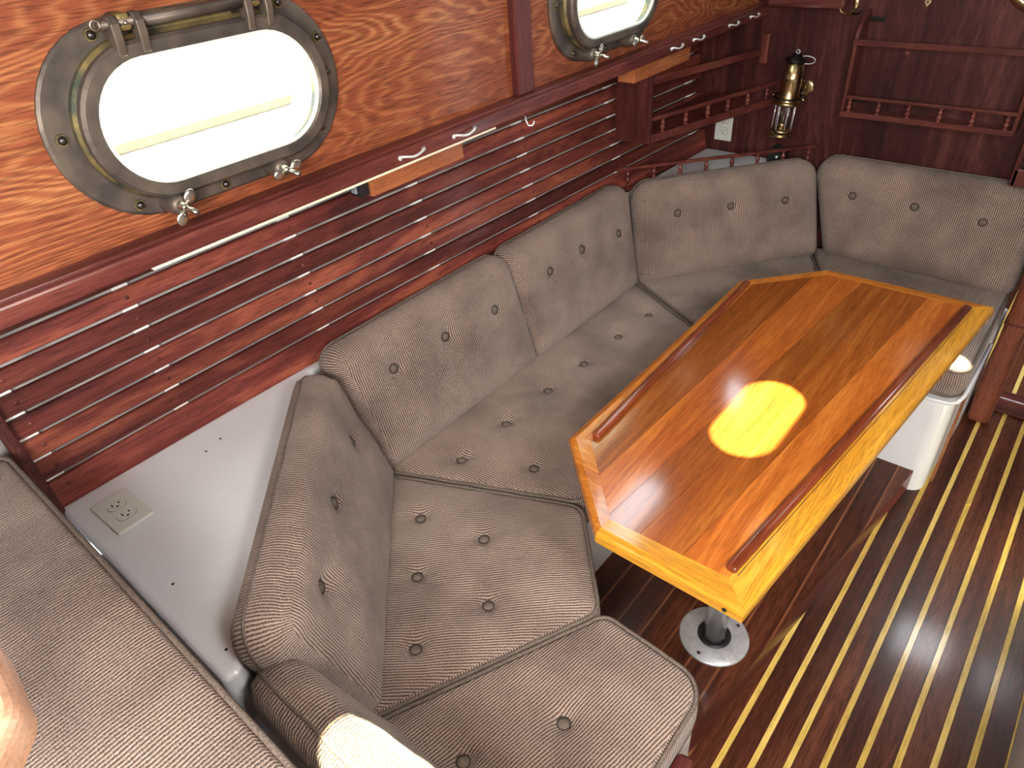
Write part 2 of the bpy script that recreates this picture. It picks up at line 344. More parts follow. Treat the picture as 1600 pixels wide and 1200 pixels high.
# raised platform under the table
def pe(x): return 0.267 - 0.1266 * (x - 0.778)
pf = thing('floor_platform', (1.2, 0.5, 0), 'raised dark teak floor under the dinette table', kind='structure')
def clip_strip(ya, yb):
    pts = []
    x0, x1 = 0.60, 2.0
    # keep y >= pe(x)
    def xat(y): return 0.778 + (0.267 - y) / 0.1266
    poly = [(x0, ya), (x1, ya), (x1, yb), (x0, yb)]
    out = []
    for i in range(4):
        p, q = poly[i], poly[(i + 1) % 4]
        ip, iq = p[1] >= pe(p[0]), q[1] >= pe(q[0])
        if ip: out.append(p)
        if ip != iq:
            fp, fq = p[1] - pe(p[0]), q[1] - pe(q[0]); t = fp / (fp - fq); out.append((p[0] + (q[0] - p[0]) * t, p[1] + (q[1] - p[1]) * t))
    return out
ys = 0.095
while ys < 0.74:
    a = clip_strip(ys + 0.0030, ys + 0.0630)
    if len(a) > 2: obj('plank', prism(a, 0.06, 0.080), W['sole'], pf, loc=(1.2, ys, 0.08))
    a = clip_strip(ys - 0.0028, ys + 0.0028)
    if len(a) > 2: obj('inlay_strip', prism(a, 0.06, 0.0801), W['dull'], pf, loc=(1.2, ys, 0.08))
    ys += 0.0660
obj('riser_board', prism([(0.60, pe(0.6) - 0.0005), (1.955, pe(1.955) - 0.0005), (1.955, pe(1.955) + 0.012), (0.60, pe(0.6) + 0.012)], 0.0, 0.079), W['trim'], pf)

# ------------------------------------------------------------------ cabin side with ports, overhead
PX = [-0.59, 0.548, 1.655]; PZ = 1.397
def hole(x, hx, hz): return [(x + a, PZ + b) for a, b in capsule(hx, hz)][::1]
def cs(poly):
    # drop duplicate points
    out = []
    for p in poly:
        if not out or (abs(p[0] - out[-1][0]) + abs(p[1] - out[-1][1])) > 1e-5: out.append(p)
    return out
PAN = [(-1.35, 0.0), (0.0, 1.272), (1.32, 2.61)]
for i, (xa, xb) in enumerate([(-1.35, 1.272), (1.324, 2.605)]):
    hs = [cs(hole(x, 0.200, 0.105)) for x in PX if xa < x < xb]
    tag(obj('wall_left_upper' if i == 0 else 'wall_left_upper.001', plate_holes(xa, xb, 1.2395, 1.90, 1.090, 1.104, hs), W['panel'], loc=(xa, 1.09, 1.3)),
        'orange varnished plywood cabin side around the ' + ('large near porthole' if i == 0 else 'far porthole'), kind='structure')
tag(obj('wall_left_outer', plate_holes(-1.4, 4.1, 1.19, 1.95, 1.106, 1.125, [cs(hole(x, 0.197, 0.102)) for x in PX]), DECKM, loc=(0, 1.12, 1.3)), 'white outer skin of the cabin side', kind='structure')
tag(obj('trim_1', box(1.270, 1.327, 1.070, 1.106, 1.2395, 1.90, 0.004), W['trimz'], loc=(1.3, 1.08, 1.24)), 'dark upright batten covering the joint of the side panels', kind='structure')
tb = box(-1.35, 2.600, 1.047, 1.095, 1.2045, 1.234, 0.004); box(-1.35, 2.600, 1.058, 1.095, 1.232, 1.2395, 0.002, bm=tb)
tag(obj('trim_2', tb, W['trim'], loc=(0, 1.06, 1.2)), 'long dark mahogany rail below the portholes', kind='structure')
tag(obj('trim_3', box(2.565, 2.603, 0.79, 1.05, 1.232, 1.285, 0.012), W['trimy'], loc=(2.58, 0.9, 1.25)), 'short mahogany board running across the forward bulkhead', kind='structure')
def cap_at(cx_, cy_, hx, hz): return [(cx_ + a, cy_ + b) for a, b in cs(capsule(hx, hz))]
DL = [(1.131, 0.735, 0.138, 0.069), (0.168, 0.845, 0.080, 0.066), (1.962, 0.553, 0.036, 0.033), (1.780, 0.262, 0.150, 0.070)]
cb = plate_holes(-1.4, 4.12, -1.75, 1.12, 0, 0.03, [cap_at(*d) for d in DL])
for v in cb.verts: v.co = Vector((v.co.x, v.co.z, 1.90 + v.co.y))
bmesh.ops.recalc_face_normals(cb, faces=cb.faces)
tag(obj('ceiling', cb, CEIL), 'tan headliner', kind='structure')
for i, d in enumerate(DL):
    g = bmesh.new(); A = [g.verts.new((x, y, 1.932)) for x, y in cap_at(d[0], d[1], d[2] + 0.01, d[3] + 0.01)]; B = [g.verts.new((x, y, 1.938)) for x, y in cap_at(d[0], d[1], d[2] + 0.01, d[3] + 0.01)]
    g.faces.new(A[::-1]); g.faces.new(B)
    for k in range(len(A)): g.faces.new((A[k], A[(k + 1) % len(A)], B[(k + 1) % len(A)], B[k]))
    tag(obj('window_%d' % (i + 1), g, GLASS, loc=(d[0], d[1], 1.93)), 'clear deck light in the ceiling', kind='structure')
tag(obj('ceiling_side_deck', box(-1.4, 2.61, 1.127, 1.75, 1.200, 1.2035), DECKM), 'underside of the side deck above the slats', kind='structure')

# ------------------------------------------------------------------ hull side with slats
LEAN = 0.18
def yb(x): return 1.326 - 0.030 * max(0.0, x - 0.5) ** 1.5
def ysl(x, z): return yb(x) + LEAN * (z - 0.72)
def zrise(x): return 0.010 * (x - 0.4) / 1.2
ws = thing('wall_left', (0.1, 1.33, 0.72), 'hull side lined with long reddish mahogany slats over the white counter', kind='structure')
def strip(x0, x1, z0, z1, yoff0, yoff1, rise=True, bot_flat=False, n=14, bev=0.002):
    b = bmesh.new(); rows = []
    for i in range(n + 1):
        x = x0 + (x1 - x0) * i / n; r = zrise(x) if rise else 0
        za, zb_ = z0 + (0 if bot_flat else r), z1 + r
        e = bev
        pr = [(ysl(x, za) + yoff1, za), (ysl(x, za) + yoff0 + e, za), (ysl(x, za + e) + yoff0, za + e), (ysl(x, zb_ - e) + yoff0, zb_ - e), (ysl(x, zb_) + yoff0 + e, zb_), (ysl(x, zb_) + yoff1, zb_)]
        rows.append([b.verts.new((x, p[0], p[1])) for p in pr])
    for a, c in zip(rows, rows[1:]):
        for k in range(6): b.faces.new((a[k], a[(k + 1) % 6], c[(k + 1) % 6], c[k]))
    b.faces.new(rows[0]); b.faces.new(rows[-1][::-1]); bmesh.ops.recalc_face_normals(b, faces=b.faces); return b
SP = 0.0458
for k in range(10):
    z0 = 0.7120 if k == 0 else 0.7815 + SP * (k - 1); z1 = 0.7726 + SP * k
    if k == 9: z1 = 1.195
    obj('slat', strip(0.120, 2.606, z0, z1, 0.0, 0.011, bot_flat=(k == 0)), W['slat'], ws, loc=(0.1, 1.33, z0))
obj('hull_liner', strip(-0.6, 2.606, 0.60, 1.200, 0.026, 0.040, rise=False), LINER, ws)
for x in (0.140, 0.405, 0.788, 1.172, 1.602, 2.055, 2.545):
    obj('batten', strip(x - 0.016, x + 0.016, 0.70, 1.195, 0.0115, 0.0255, rise=False, n=1), HULLP, ws, loc=(x, 1.34, 0.72))
obj('end_batten', beam((0.110, ysl(0.1, 0.70) - 0.008, 0.70), (0.110, ysl(0.1, 1.19) - 0.008, 1.19), 0.022, 0.020, 0.005, up=(0, -1, 0)), W['bulk'], ws)
for xb_ in (0.128, 0.405, 0.788, 1.172, 1.602, 2.055):
    for k in range(9):
        zc = 0.7775 + SP * k - SP / 2 + zrise(xb_); px_ = xb_ + (0.024 if xb_ < 0.2 else 0)
        rm = Matrix.Translation((px_, ysl(xb_, zc) + 0.0004, zc)) @ Matrix.Rotation(PI / 2, 4, 'X')
        obj('wood_plug', lathe([(0, 0.0012), (0.0042, 0.001), (0.0046, 0.0)], 10, rm), W['trim'], ws, loc=(px_, ysl(xb_, zc), zc))

# ------------------------------------------------------------------ bulkhead, door side, hidden shell
tag(obj('wall_forward', box(2.610, 2.630, 0.14, 1.50, 0.0, 1.90), W['bulk'], loc=(2.61, 0.7, 0.9)), 'dark mahogany bulkhead at the far end of the dinette', kind='structure')
tag(obj('wall_forward_right', box(2.610, 2.630, -1.72, -0.56, 0.0, 1.90), W['bulk'], loc=(2.61, -1, 0.9)), 'dark bulkhead right of the doorway', kind='structure')
tag(obj('wall_right', box(-1.4, 2.61, -1.75, -1.72, 0.0, 1.90), W['panel'], loc=(0, -1.7, 0.9)), 'wooden cabin side opposite the dinette', kind='structure')
tag(obj('wall_aft', box(-1.42, -1.38, -1.75, 1.40, 0.0, 1.90), W['bulk'], loc=(-1.4, 0, 0.5)), 'aft bulkhead behind the viewer', kind='structure')
tag(obj('wall_cabin_forward', box(4.1, 4.13, -1.7, 1.4, 0.0, 1.9), W['bulk'], loc=(4.1, 0, 0.9)), 'far wall of the forward cabin', kind='structure')
pb = box(2.398, 2.462, -0.008, 0.060, 0.0, 1.90, 0.018, 4)
post = tag(obj('door_1', pb, W['post'], loc=(2.43, 0.03, 0)), 'rounded mahogany door post at the right end of the settee', kind='structure')
obj('post_joint_ring', box(2.3955, 2.4645, -0.0105, 0.0625, 0.395, 0.400, 0.0), W['trimz'], post)
tag(obj('trim_4', box(2.462, 2.60, 0.02, 0.055, 0.0, 1.9), W['bulk'], loc=(2.5, 0.04, 0)), 'dark panel between the door post and the bulkhead', kind='structure')
tag(obj('trim_5', box(2.505, 2.56, -0.60, 0.03, 0.0, 0.062, 0.006), W['trimy'], loc=(2.53, -0.2, 0)), 'low mahogany door sill across the passage', kind='structure')

# ------------------------------------------------------------------ settee base and counter
base = [(0.10, 0.225), (0.672, 0.225), (0.692, 0.45), (0.905, 0.690), (1.700, 0.690), (1.930, 0.430), (1.932, 0.085), (2.37, 0.070), (2.60, 0.070), (2.60, 1.10), (2.0, 1.24), (0.7, 1.28), (0.12, 1.28)]
def round_poly(poly, rad, n=6):
    out = []; m = len(poly)
    for i, p in enumerate(poly):
        r = rad[i] if isinstance(rad, (list, tuple)) else rad
        if r <= 0: out.append(tuple(p)); continue
        a = Vector(poly[i - 1]) - Vector(p); c = Vector(poly[(i + 1) % m]) - Vector(p); la, lc = a.length, c.length; a.normalize(); c.normalize()
        ang = a.angle(c); t = min(r / math.tan(ang / 2), 0.45 * min(la, lc)); rr = t * math.tan(ang / 2)
        ctr = Vector(p) + (a + c).normalized() * (rr / math.sin(ang / 2)); s = Vector(p) + a * t; e = Vector(p) + c * t
        a0 = math.atan2(s.y - ctr.y, s.x - ctr.x); a1 = math.atan2(e.y - ctr.y, e.x - ctr.x); d = (a1 - a0 + PI) % (2 * PI) - PI
        for k in range(n + 1): out.append((ctr.x + rr * math.cos(a0 + d * k / n), ctr.y + rr * math.sin(a0 + d * k / n)))
    return out
sb = thing('settee_base', (1.3, 0.9, 0), 'white fibreglass base under the U-shaped brown settee', 'settee base')
obj('seat_locker', prism(round_poly(base, [0, 0.02, 0.03, 0.03, 0.03, 0.05, 0.045, 0.02, 0, 0, 0, 0, 0]), 0.0, 0.352, 0.01), GEL, sb)
obj('corner_lip', tube([(1.934, 0.200, 0.350), (1.934, 0.130, 0.351), (1.938, 0.096, 0.353), (1.950, 0.080, 0.356), (1.98, 0.072, 0.362), (2.06, 0.070, 0.366), (2.30, 0.069, 0.366)], 0.006, 8), GEL, sb)
obj('side_trim_strip', box(2.01, 2.03, 0.066, 0.074, 0.0, 0.345, 0.002), W['dull'], sb)
obj('finger_hole', box(1.9270, 1.9325, 0.185, 0.300, 0.290, 0.342, 0.0), SLOT, sb)
rl = thing('seat_rail', (0.4, 0.225, 0.36), 'rounded mahogany rail along the front of the nearest seat', 'rail')
obj('rail', beam((-0.15, 0.206, 0.362), (0.600, 0.206, 0.362), 0.032, 0.036, 0.013, seg=4), W['trim'], rl)

cpoly = [(0.115, 0.735), (0.140, 0.730), (0.688, 1.292), (1.00, 1.292), (1.96, 1.262), (2.10, 1.215), (2.50, 0.875), (2.575, 0.80), (2.606, 0.80), (2.606, yb(2.6) - 0.002), (2.2, yb(2.2) - 0.002), (1.8, yb(1.8) - 0.002), (1.4, yb(1.4) - 0.002), (1.0, yb(1.0) - 0.002), (0.5, yb(0.5) - 0.002), (0.115, 1.324)]
ct = thing('counter', (0.3, 1.1, 0.36), 'white fibreglass shelf behind the settee backs below the slats', 'counter')
obj('counter_top', prism(round_poly(cpoly, [0.015, 0.012] + [0.0] * 14), 0.36, 0.720, 0.010, 3), GEL, ct)
for x, y in ((0.379, 1.234), (0.160, 0.965), (0.148, 0.778), (0.42, 1.246)):
    obj('screw_hole', lathe([(0, 0.7203), (0.0026, 0.7203), (0.0028, 0.7195)], 8, Matrix.Translation((x, y, 0))), SLOT, ct)
obj('lower_step', box(0.115, 0.160, 0.560, 0.752, 0.36, 0.600, 0.012, 3), GEL, ct)
tag(obj('gap_shade', box(0.062, 0.1135, 0.60, 1.19, 0.30, 0.675), DARKM, loc=(-.2, 1, .5)), 'dark block standing for the shaded gap along the after edge of the counter', kind='structure')  # dark block added where there is only a shadowed gap
tag(obj('ledge', box(-0.60, 0.085, 1.20, 1.338, 0.60, 0.775, 0.01), GEL, loc=(-.2, 1.3, .7)), 'white ledge behind the foreground cushion', 'ledge')

# ------------------------------------------------------------------ cushions
def resample(poly, step):
    out = []; m = len(poly)
    for i in range(m):
        a = Vector(poly[i]); c = Vector(poly[(i + 1) % m]); n = max(1, int(round((c - a).length / step)))
        for k in range(n): out.append(a.lerp(c, k / n))
    return out
def cushion(label, poly, rad, thick, mat, buttons=(), puff=0.016, rib=0.0, group=None, dimple=0.016, step=0.011, bulge=0.010, name='cushion', wave=0.003, crease=(), name2=None, edge_r=0.014, cat='cushion', seed=0, stitch=False, seam=None):
    """a boxed cushion: outline in local x,y, back at z=0, front at z=thick, with welt, buttons and dimples"""
    org = mat.translation.copy()
    root = thing(name, org, label, cat, group)
    out = resample(round_poly(poly, rad, 6), step); n = len(out)
    cen = Vector((sum(p.x for p in out) / n, sum(p.y for p in out) / n))
    per = [0.0]
    for i in range(n): per.append(per[-1] + (out[(i + 1) % n] - out[i]).length)
    segs = [(Vector(poly[i]), Vector(poly[(i + 1) % len(poly)])) for i in range(len(poly))]
    def dist(p):
        d = 9
        for a, c in segs:
            ab = c - a; t = max(0, min(1, (p - a).dot(ab) / ab.length_squared)); d = min(d, (p - a - ab * t).length)
        return d
    def ztop(p):
        d = dist(p); z = thick - edge_r * 0 + puff * (1 - math.exp(-d / 0.035))
        for (bx, by) in buttons:
            r = (p - Vector((bx, by))).length
            z -= dimple * math.exp(-(r / 0.018) ** 2) * 1.1 + dimple * 0.75 * math.exp(-(r / 0.055) ** 1.4)
        for (ax, ay, ex, ey, dp, wd) in crease:
            a = Vector((ax, ay)); ab = Vector((ex, ey)) - a; t = max(0, min(1, (p - a).dot(ab) / ab.length_squared)); dd = (p - a - ab * t).length
            z -= dp * math.exp(-(dd / wd) ** 2)
            q_ = p - Vector((bx, by)); th_ = math.atan2(q_.y, q_.x)
            z -= 0.0030 * math.exp(-((r - 0.030) / 0.022) ** 2) * max(0, math.sin(th_ * 3 + bx * 40 + seed)) ** 2
        z += wave * noise.noise(Vector((p.x * 9 + seed, p.y * 9, seed * 3.1))) * min(1, d / 0.03) + 0.5 * wave * noise.noise(Vector((p.x * 26 + seed, p.y * 26, 4.4))) * min(1, d / 0.03)
        return z
    b = bmesh.new(); uvl = b.loops.layers.uv.new('UVMap'); ca, sa = math.cos(rib), math.sin(rib)
    nr = 34; rows = []
    # side rings, bottom to top, with a little bulge and wobble
    side = [(-0.012, 0.0), (0.0, 0.010), (bulge, thick * 0.33), (bulge, thick * 0.66), (0.002, thick - 0.010), (-0.004, thick - 0.003)] if seam is None else [(-0.018, 0.0), (-0.004, 0.008), (bulge * 0.8, thick * 0.25), (bulge, thick * 0.5), (bulge * 0.7, thick * 0.72), (-0.001, thick * 0.90), (-0.010, thick - 0.000)]
    def inset(i, d):
        p = out[i]; q = out[(i + 1) % n]; r = out[i - 1]; t = (q - r).normalized(); nrm = Vector((t.y, -t.x)); return p + nrm * d
    area_ = sum(out[i].x * out[(i + 1) % n].y - out[(i + 1) % n].x * out[i].y for i in range(n))
    sg = 1 if area_ > 0 else -1
    for (d, z) in side:
        rows.append([b.verts.new((*(inset(i, sg * d) + Vector((0, 0))), z)) for i in range(n)])
    ns = len(rows)
    for k in range(nr):
        s = 1 - ((k + 0.35) / nr) ** 1.15; s = max(s, 0.0)
        row = []
        for i in range(n):
            p = cen + (inset(i, -sg * (0.006 if seam is None else 0.016)) - cen) * s; row.append(b.verts.new((p.x, p.y, ztop(p))))
        rows.append(row)
    pc = b.verts.new((cen.x, cen.y, ztop(cen))); pb_ = b.verts.new((cen.x, cen.y, 0))
    def setuv(f, side_i=None):
        for l in f.loops:
            c = l.vert.co; l[uvl].uv = (c.x * ca + c.y * sa, -c.x * sa + c.y * ca)
    for ri in range(len(rows) - 1):
        a, c = rows[ri], rows[ri + 1]
        for i in range(n):
            j = (i + 1) % n; f = b.faces.new((a[i], a[j], c[j], c[i])) if sg > 0 else b.faces.new((a[j], a[i], c[i], c[j]))
            if ri < ns:
                for l in f.loops:
                    v = l.vert; s = per[i] if v in (a[i], c[i]) else per[i + 1]; l[uvl].uv = (s, v.co.z)
            else: setuv(f)
    for i in range(n):
        j = (i + 1) % n; f = b.faces.new((rows[-1][i], rows[-1][j], pc)) if sg > 0 else b.faces.new((rows[-1][j], rows[-1][i], pc)); setuv(f)
        f = b.faces.new((rows[0][j], rows[0][i], pb_)) if sg > 0 else b.faces.new((rows[0][i], rows[0][j], pb_)); setuv(f)
    zb = [(bx, by, ztop(Vector((bx, by))) + 0.0065) for bx, by in buttons]
    bmesh.ops.transform(b, matrix=mat, verts=b.verts); obj('cover', b, FAB, root, smooth=True)
    for zz, dd in (((thick - 0.001, 0.0005), (0.006, 0.0)) if seam is None else ((thick * seam, bulge * 0.95),)):
        pts = [mat @ Vector((*(inset(i, sg * dd)), zz + 0.0008 * math.sin(per[i] * 60 + seed))) for i in range(n)]
        obj('piping', tube(pts, 0.0042 if seam is None else 0.0030, 6, True), PIPE, root)
    for bx, by, z in zb:
        bb = lathe([(0, 0.005), (0.005, 0.0044), (0.0100, 0.0022), (0.0116, -0.001), (0.0116, -0.006)], 14, mat @ Matrix.Translation((bx, by, z + 0.001)))
        bo = obj('button', bb, BTN, root, loc=mat @ Vector((bx, by, z)))
        obj('button_shade_ring', tube([mat @ Vector((bx + 0.0122 * math.cos(t * PI / 9), by + 0.0122 * math.sin(t * PI / 9), z + 0.0022)) for t in range(18)], 0.0016, 5, True), BTNSHADE, bo, loc=mat @ Vector((bx, by, z)))  # dark ring stands for the shadow round the button
    return root
ZS = 0.356; TH = 0.092
T0 = Matrix.Translation((0, 0, ZS))
G1 = 'seat cushions of the settee'; G2 = 'back cushions of the settee'
def seat(label, poly, rad, buttons, rib, seed, crease=()):
    c = Vector((sum(p[0] for p in poly) / len(poly), sum(p[1] for p in poly) / len(poly)))
    P = [(p[0] - c.x, p[1] - c.y) for p in poly]; B = [(p[0] - c.x, p[1] - c.y) for p in buttons]
    C = [(a - c.x, b_ - c.y, d - c.x, e - c.y, f, g) for a, b_, d, e, f, g in crease]
    return cushion(label, P, rad, TH, Matrix.Translation((c.x, c.y, ZS)), B, rib=rib, group=G1, seed=seed, name='seat_cushion', crease=C, bulge=0.006, wave=0.004)
seat('taupe corduroy seat cushion with two buttons nearest the viewer', [(0.205, 0.689), (0.205, 0.222), (0.698, 0.226), (0.710, 0.453)], [0.02, 0.02, 0.06, 0.035],
     [(0.484, 0.390), (0.327, 0.486)], math.radians(80), 1)
seat('five-button angled seat cushion in the near corner of the settee', [(0.200, 0.704), (0.708, 0.4655), (0.922, 0.659), (0.722, 1.120)], [0.02, 0.045, 0.045, 0.03],
     [(0.672, 0.947), (0.712, 0.781), (0.549, 0.830), (0.587, 0.658), (0.425, 0.705)], math.radians(42), 2)
seat('long seat cushion along the slatted side behind the table', [(0.712, 1.180), (0.932, 0.668), (1.690, 0.668), (1.945, 1.180)], [0.02, 0.045, 0.04, 0.02],
     [(0.879, 1.008), (0.962, 0.834), (1.057, 1.007), (1.239, 1.001), (1.408, 0.994), (1.593, 0.990), (1.762, 0.979), (1.30, 0.80), (1.60, 0.80)], math.radians(4), 3)
seat('angled seat cushion in the far corner, mostly behind the table', [(1.962, 1.170), (1.706, 0.660), (1.938, 0.426), (2.525, 0.740)], [0.02, 0.03, 0.03, 0.02], [(2.05, 0.80)], math.radians(130), 4)
seat('seat cushion against the far bulkhead at the right end of the settee', [(2.520, 0.722), (1.945, 0.412), (1.955, 0.082), (2.520, 0.082)], [0.02, 0.03, 0.04, 0.03], [(2.27, 0.36)], math.radians(90), 5)
def back(label, P0, P1, L, rec, thick, tl, tr, rt, buttons_uv, seed, z0=0.452, puff=0.02, crease=(), bl=0, rl_=0.03, rr_=0.03, seam=0.25):
    P0, P1 = Vector((*P0, z0)), Vector((*P1, z0)); u = (P1 - P0); W_ = u.length; u.normalize()
    inn = u.cross(Vector((0, 0, 1))); r = math.radians(rec); v = -inn * math.sin(r) + Vector((0, 0, 1)) * math.cos(r); nn = u.cross(v)
    o = P0 - nn * thick
    m = Matrix(((u[0], v[0], nn[0], o[0]), (u[1], v[1], nn[1], o[1]), (u[2], v[2], nn[2], o[2]), (0, 0, 0, 1)))
    poly = [(-bl, 0), (W_, 0), (W_ + tr, L), (-tl, L)]
    return cushion(label, poly, [rl_, rr_, rt, rt], thick, m, buttons_uv, puff=puff, group=G2, seed=seed, name='back_cushion', bulge=0.012, crease=crease, dimple=0.015, wave=0.006, seam=seam), m
def bp(P0, P1, rec, pts, z0=0.452):
    """world points on the front plane -> local (u, v)"""
    P0_, P1_ = Vector((*P0, z0)), Vector((*P1, z0)); u = (P1_ - P0_).normalized(); inn = u.cross(Vector((0, 0, 1))); r = math.radians(rec); v = -inn * math.sin(r) + Vector((0, 0, 1)) * math.cos(r)
    return [((Vector(p) - P0_).dot(u), (Vector(p) - P0_).dot(v)) for p in pts]
c1 = ((0.738, 1.112), (1.347, 1.112)); c2 = ((1.353, 1.112), (1.915, 1.108))
back('near one of the two back cushions along the slatted side, three buttons', *c1, 0.345, 14, 0.085, 0.035, -0.022, 0.040, bp(*c1, 14, [(0.847, 1.171, 0.684), (1.029, 1.171, 0.681), (1.221, 1.167, 0.670)]), 11)
back('far one of the two back cushions along the slatted side', *c2, 0.345, 14, 0.085, 0.022, 0.040, 0.040, bp(*c2, 14, [(1.479, 1.169, 0.677), (1.648, 1.170, 0.680), (1.851, 1.164, 0.657)]), 12)
b1 = ((0.288, 0.652), (0.733, 1.106))
back('angled back cushion in the near corner, seen from its end', *b1, 0.345, 16, 0.090, 0.040, 0.020, 0.045, bp(*b1, 16, [(0.623, 1.061, 0.664), (0.466, 0.913, 0.693), (0.330, 0.775, 0.688)]), 13, puff=0.024, seam=0.45)
d1 = ((1.930, 1.102), (2.452, 0.678))
back('angled back cushion in the far corner under the lantern', *d1, 0.335, 12, 0.080, 0.010, -0.030, 0.055, bp(*d1, 12, [(2.067, 1.064, 0.675), (2.220, 0.939, 0.670), (2.375, 0.811, 0.665)]), 14)
e1 = ((2.462, 0.664), (2.462, 0.084))
back('wide back cushion against the far bulkhead under the wall shelf', *e1, 0.330, 6, 0.085, 0.105, -0.004, 0.050, bp(*e1, 6, [(2.481, 0.618, 0.679), (2.481, 0.42, 0.68), (2.481, 0.219, 0.671)]), 15)
a1 = ((0.285, 0.150), (0.285, 0.628))
back('low back cushion of the nearest seat with a sunlit patch', *a1, 0.285, 18, 0.080, 0.0, 0.095, 0.030, [], 16, puff=0.012, seam=0.5)
# foreground berth cushion
fgp = [(-0.55, 0.10), (0.086, 0.10), (0.090, 1.335), (-0.55, 1.335)]
c = Vector((-0.230, 0.72))
cushion('large plain corduroy cushion filling the lower left corner', [(p[0] - c.x, p[1] - c.y) for p in fgp], [0.02, 0.04, 0.04, 0.02], 0.095, Matrix.Translation((c.x, c.y, 0.782)), [], rib=math.radians(90), puff=0.008, seed=21, name='berth_cushion', step=0.02, bulge=0.006)
tag(obj('berth_locker', box(-0.56, 0.060, 0.12, 1.19, 0.0, 0.777, 0.01), GEL, loc=(-0.2, 0.7, 0)), 'white berth front under the large foreground cushion', 'locker')
wk = thing('companionway_step', (-0.1, 0.25, 1.2), 'blurred varnished wooden step edge at the lower left border', 'step')
obj('tread', prism(round_poly([(-0.30, 0.27), (-0.062, 0.322), (-0.034, 0.354), (-0.029, 0.410), (-0.030, 0.48), (-0.40, 0.60)], [0.02, 0.02, 0.03, 0.03, 0.02, 0.02]), 1.275, 1.300, 0.010, 4), W['tan'], wk)

# ------------------------------------------------------------------ table
tbl = thing('dinette_table', (1.2, 0.37, 0.08), 'six-sided varnished teak table with honey coloured oak edging', 'table')
OUT = [(0.872, 0.656), (0.690, 0.465), (0.690, 0.188), (1.890, 0.078), (1.878, 0.488), (1.690, 0.661)]
INN = [(0.890, 0.612), (0.732, 0.461), (0.740, 0.236), (1.852, 0.133), (1.842, 0.472), (1.682, 0.620)]
ZT = 0.700
def lerp2(a, b_, t): return (a[0] + (b_[0] - a[0]) * t, a[1] + (b_[1] - a[1]) * t)
def edge_piece(i, j, mt):
    o0, o1, i0, i1 = OUT[i], OUT[j], INN[i], INN[j]
    b = bmesh.new()
    def prof(o, q):
        def at(t): return (o[0] + (q[0] - o[0]) * t, o[1] + (q[1] - o[1]) * t)
        d = Vector((q[0] - o[0], q[1] - o[1])).length; e = 0.010 / d
        res = []
        for (t, z) in ((1, ZT), (1.6 * e + 0.0, ZT + 0.0012), (0.8 * e, ZT - 0.001), (0.25 * e, ZT - 0.004), (0, ZT - 0.010), (0, ZT - 0.024), (0.5 * e, ZT - 0.030), (1, ZT - 0.030)):
            x, y = at(t); res.append(b.verts.new((x, y, z)))
        return res
    A, B = prof(o0, i0), prof(o1, i1); n = len(A)
    for k in range(n): b.faces.new((A[k], A[(k + 1) % n], B[(k + 1) % n], B[k]))
    b.faces.new(A); b.faces.new(B[::-1]); bmesh.ops.recalc_face_normals(b, faces=b.faces)
    mid = ((o0[0] + o1[0]) / 2, (o0[1] + o1[1]) / 2, ZT)
    obj('edging', b, mt, tbl, loc=mid)
for i, mt in enumerate([W['oakby'], W['oaky'], W['oakx'], W['oakby'], W['oakbx'], W['oakbx']]):
    edge_piece(i, (i + 1) % 6, mt)
# five veneer planks inside the edging, slightly skewed like the long edges
def clip_half(poly, f):
    out = []
    for i in range(len(poly)):
        p, q = poly[i], poly[(i + 1) % len(poly)]; fp, fq = f(p), f(q)
        if fp >= 0: out.append(p)
        if (fp >= 0) != (fq >= 0): t = fp / (fp - fq); out.append(lerp2(p, q, t))
    return out
seams = [(0.236 - 0.02, 0.133 - 0.02), (0.318, 0.222), (0.400, 0.305), (0.470, 0.383), (0.545, 0.500), (0.66, 0.68)]   # y at x=0.74 and x=1.85
def sy(s, x): return s[0] + (s[1] - s[0]) * (x - 0.74) / 1.11
for a, c_ in zip(seams, seams[1:]):
    pl = clip_half(INN, lambda p: p[1] - sy(a, p[0]) - 0.0003); pl = clip_half(pl, lambda p: sy(c_, p[0]) - 0.0003 - p[1])
    if len(pl) > 2: obj('veneer_plank', prism(pl, ZT - 0.022, ZT - 0.0006), W['teak'], tbl, loc=(pl[0][0], pl[0][1], ZT))
def ridge(p, q, w_, h):
    b = beam((*p, ZT + h / 2 - 0.003), (*q, ZT + h / 2 - 0.003), w_, h, 0.0055, seg=4)
    return b
obj('fiddle_lip', ridge((0.752, 0.240), (1.842, 0.130), 0.020, 0.015), W['ridge'], tbl, smooth=True)
obj('fiddle_lip', ridge((0.900, 0.608), (1.678, 0.632), 0.018, 0.015), W['ridge'], tbl, smooth=True)
obj('hinge_seam', beam((0.752, 0.2265, ZT + 0.0001), (1.842, 0.1165, ZT + 0.0001), 0.0012, 0.001), SLOT, tbl)
obj('corner_hole', lathe([(0, 0.0), (0.004, 0.0), (0.004, 0.002)], 12, Matrix.Translation((0.6898, 0.218, ZT - 0.014)) @ Matrix.Rotation(-PI / 2, 4, 'Y')), SLOT, tbl)
for z in (0.685,):
    obj('underside_frame', prism([(0.80, 0.27), (1.80, 0.17), (1.80, 0.46), (0.88, 0.56), (0.80, 0.48)], 0.650, 0.675), W['ridge'], tbl)
PC = Vector((1.039, 0.342, 0.08))
obj('pole', lathe([(0, 0), (0.0265, 0), (0.0265, 0.57), (0, 0.57)], 32, Matrix.Translation(PC)), CHR, tbl, loc=PC)
fb = lathe([(0.045, 0.0), (0.0847, 0.0), (0.0850, 0.003), (0.082, 0.0055), (0.055, 0.010), (0.043, 0.012), (0.040, 0.009), (0.040, 0.0)], 48, Matrix.Translation(PC))
fo = obj('floor_flange', fb, ALU, tbl, loc=PC)
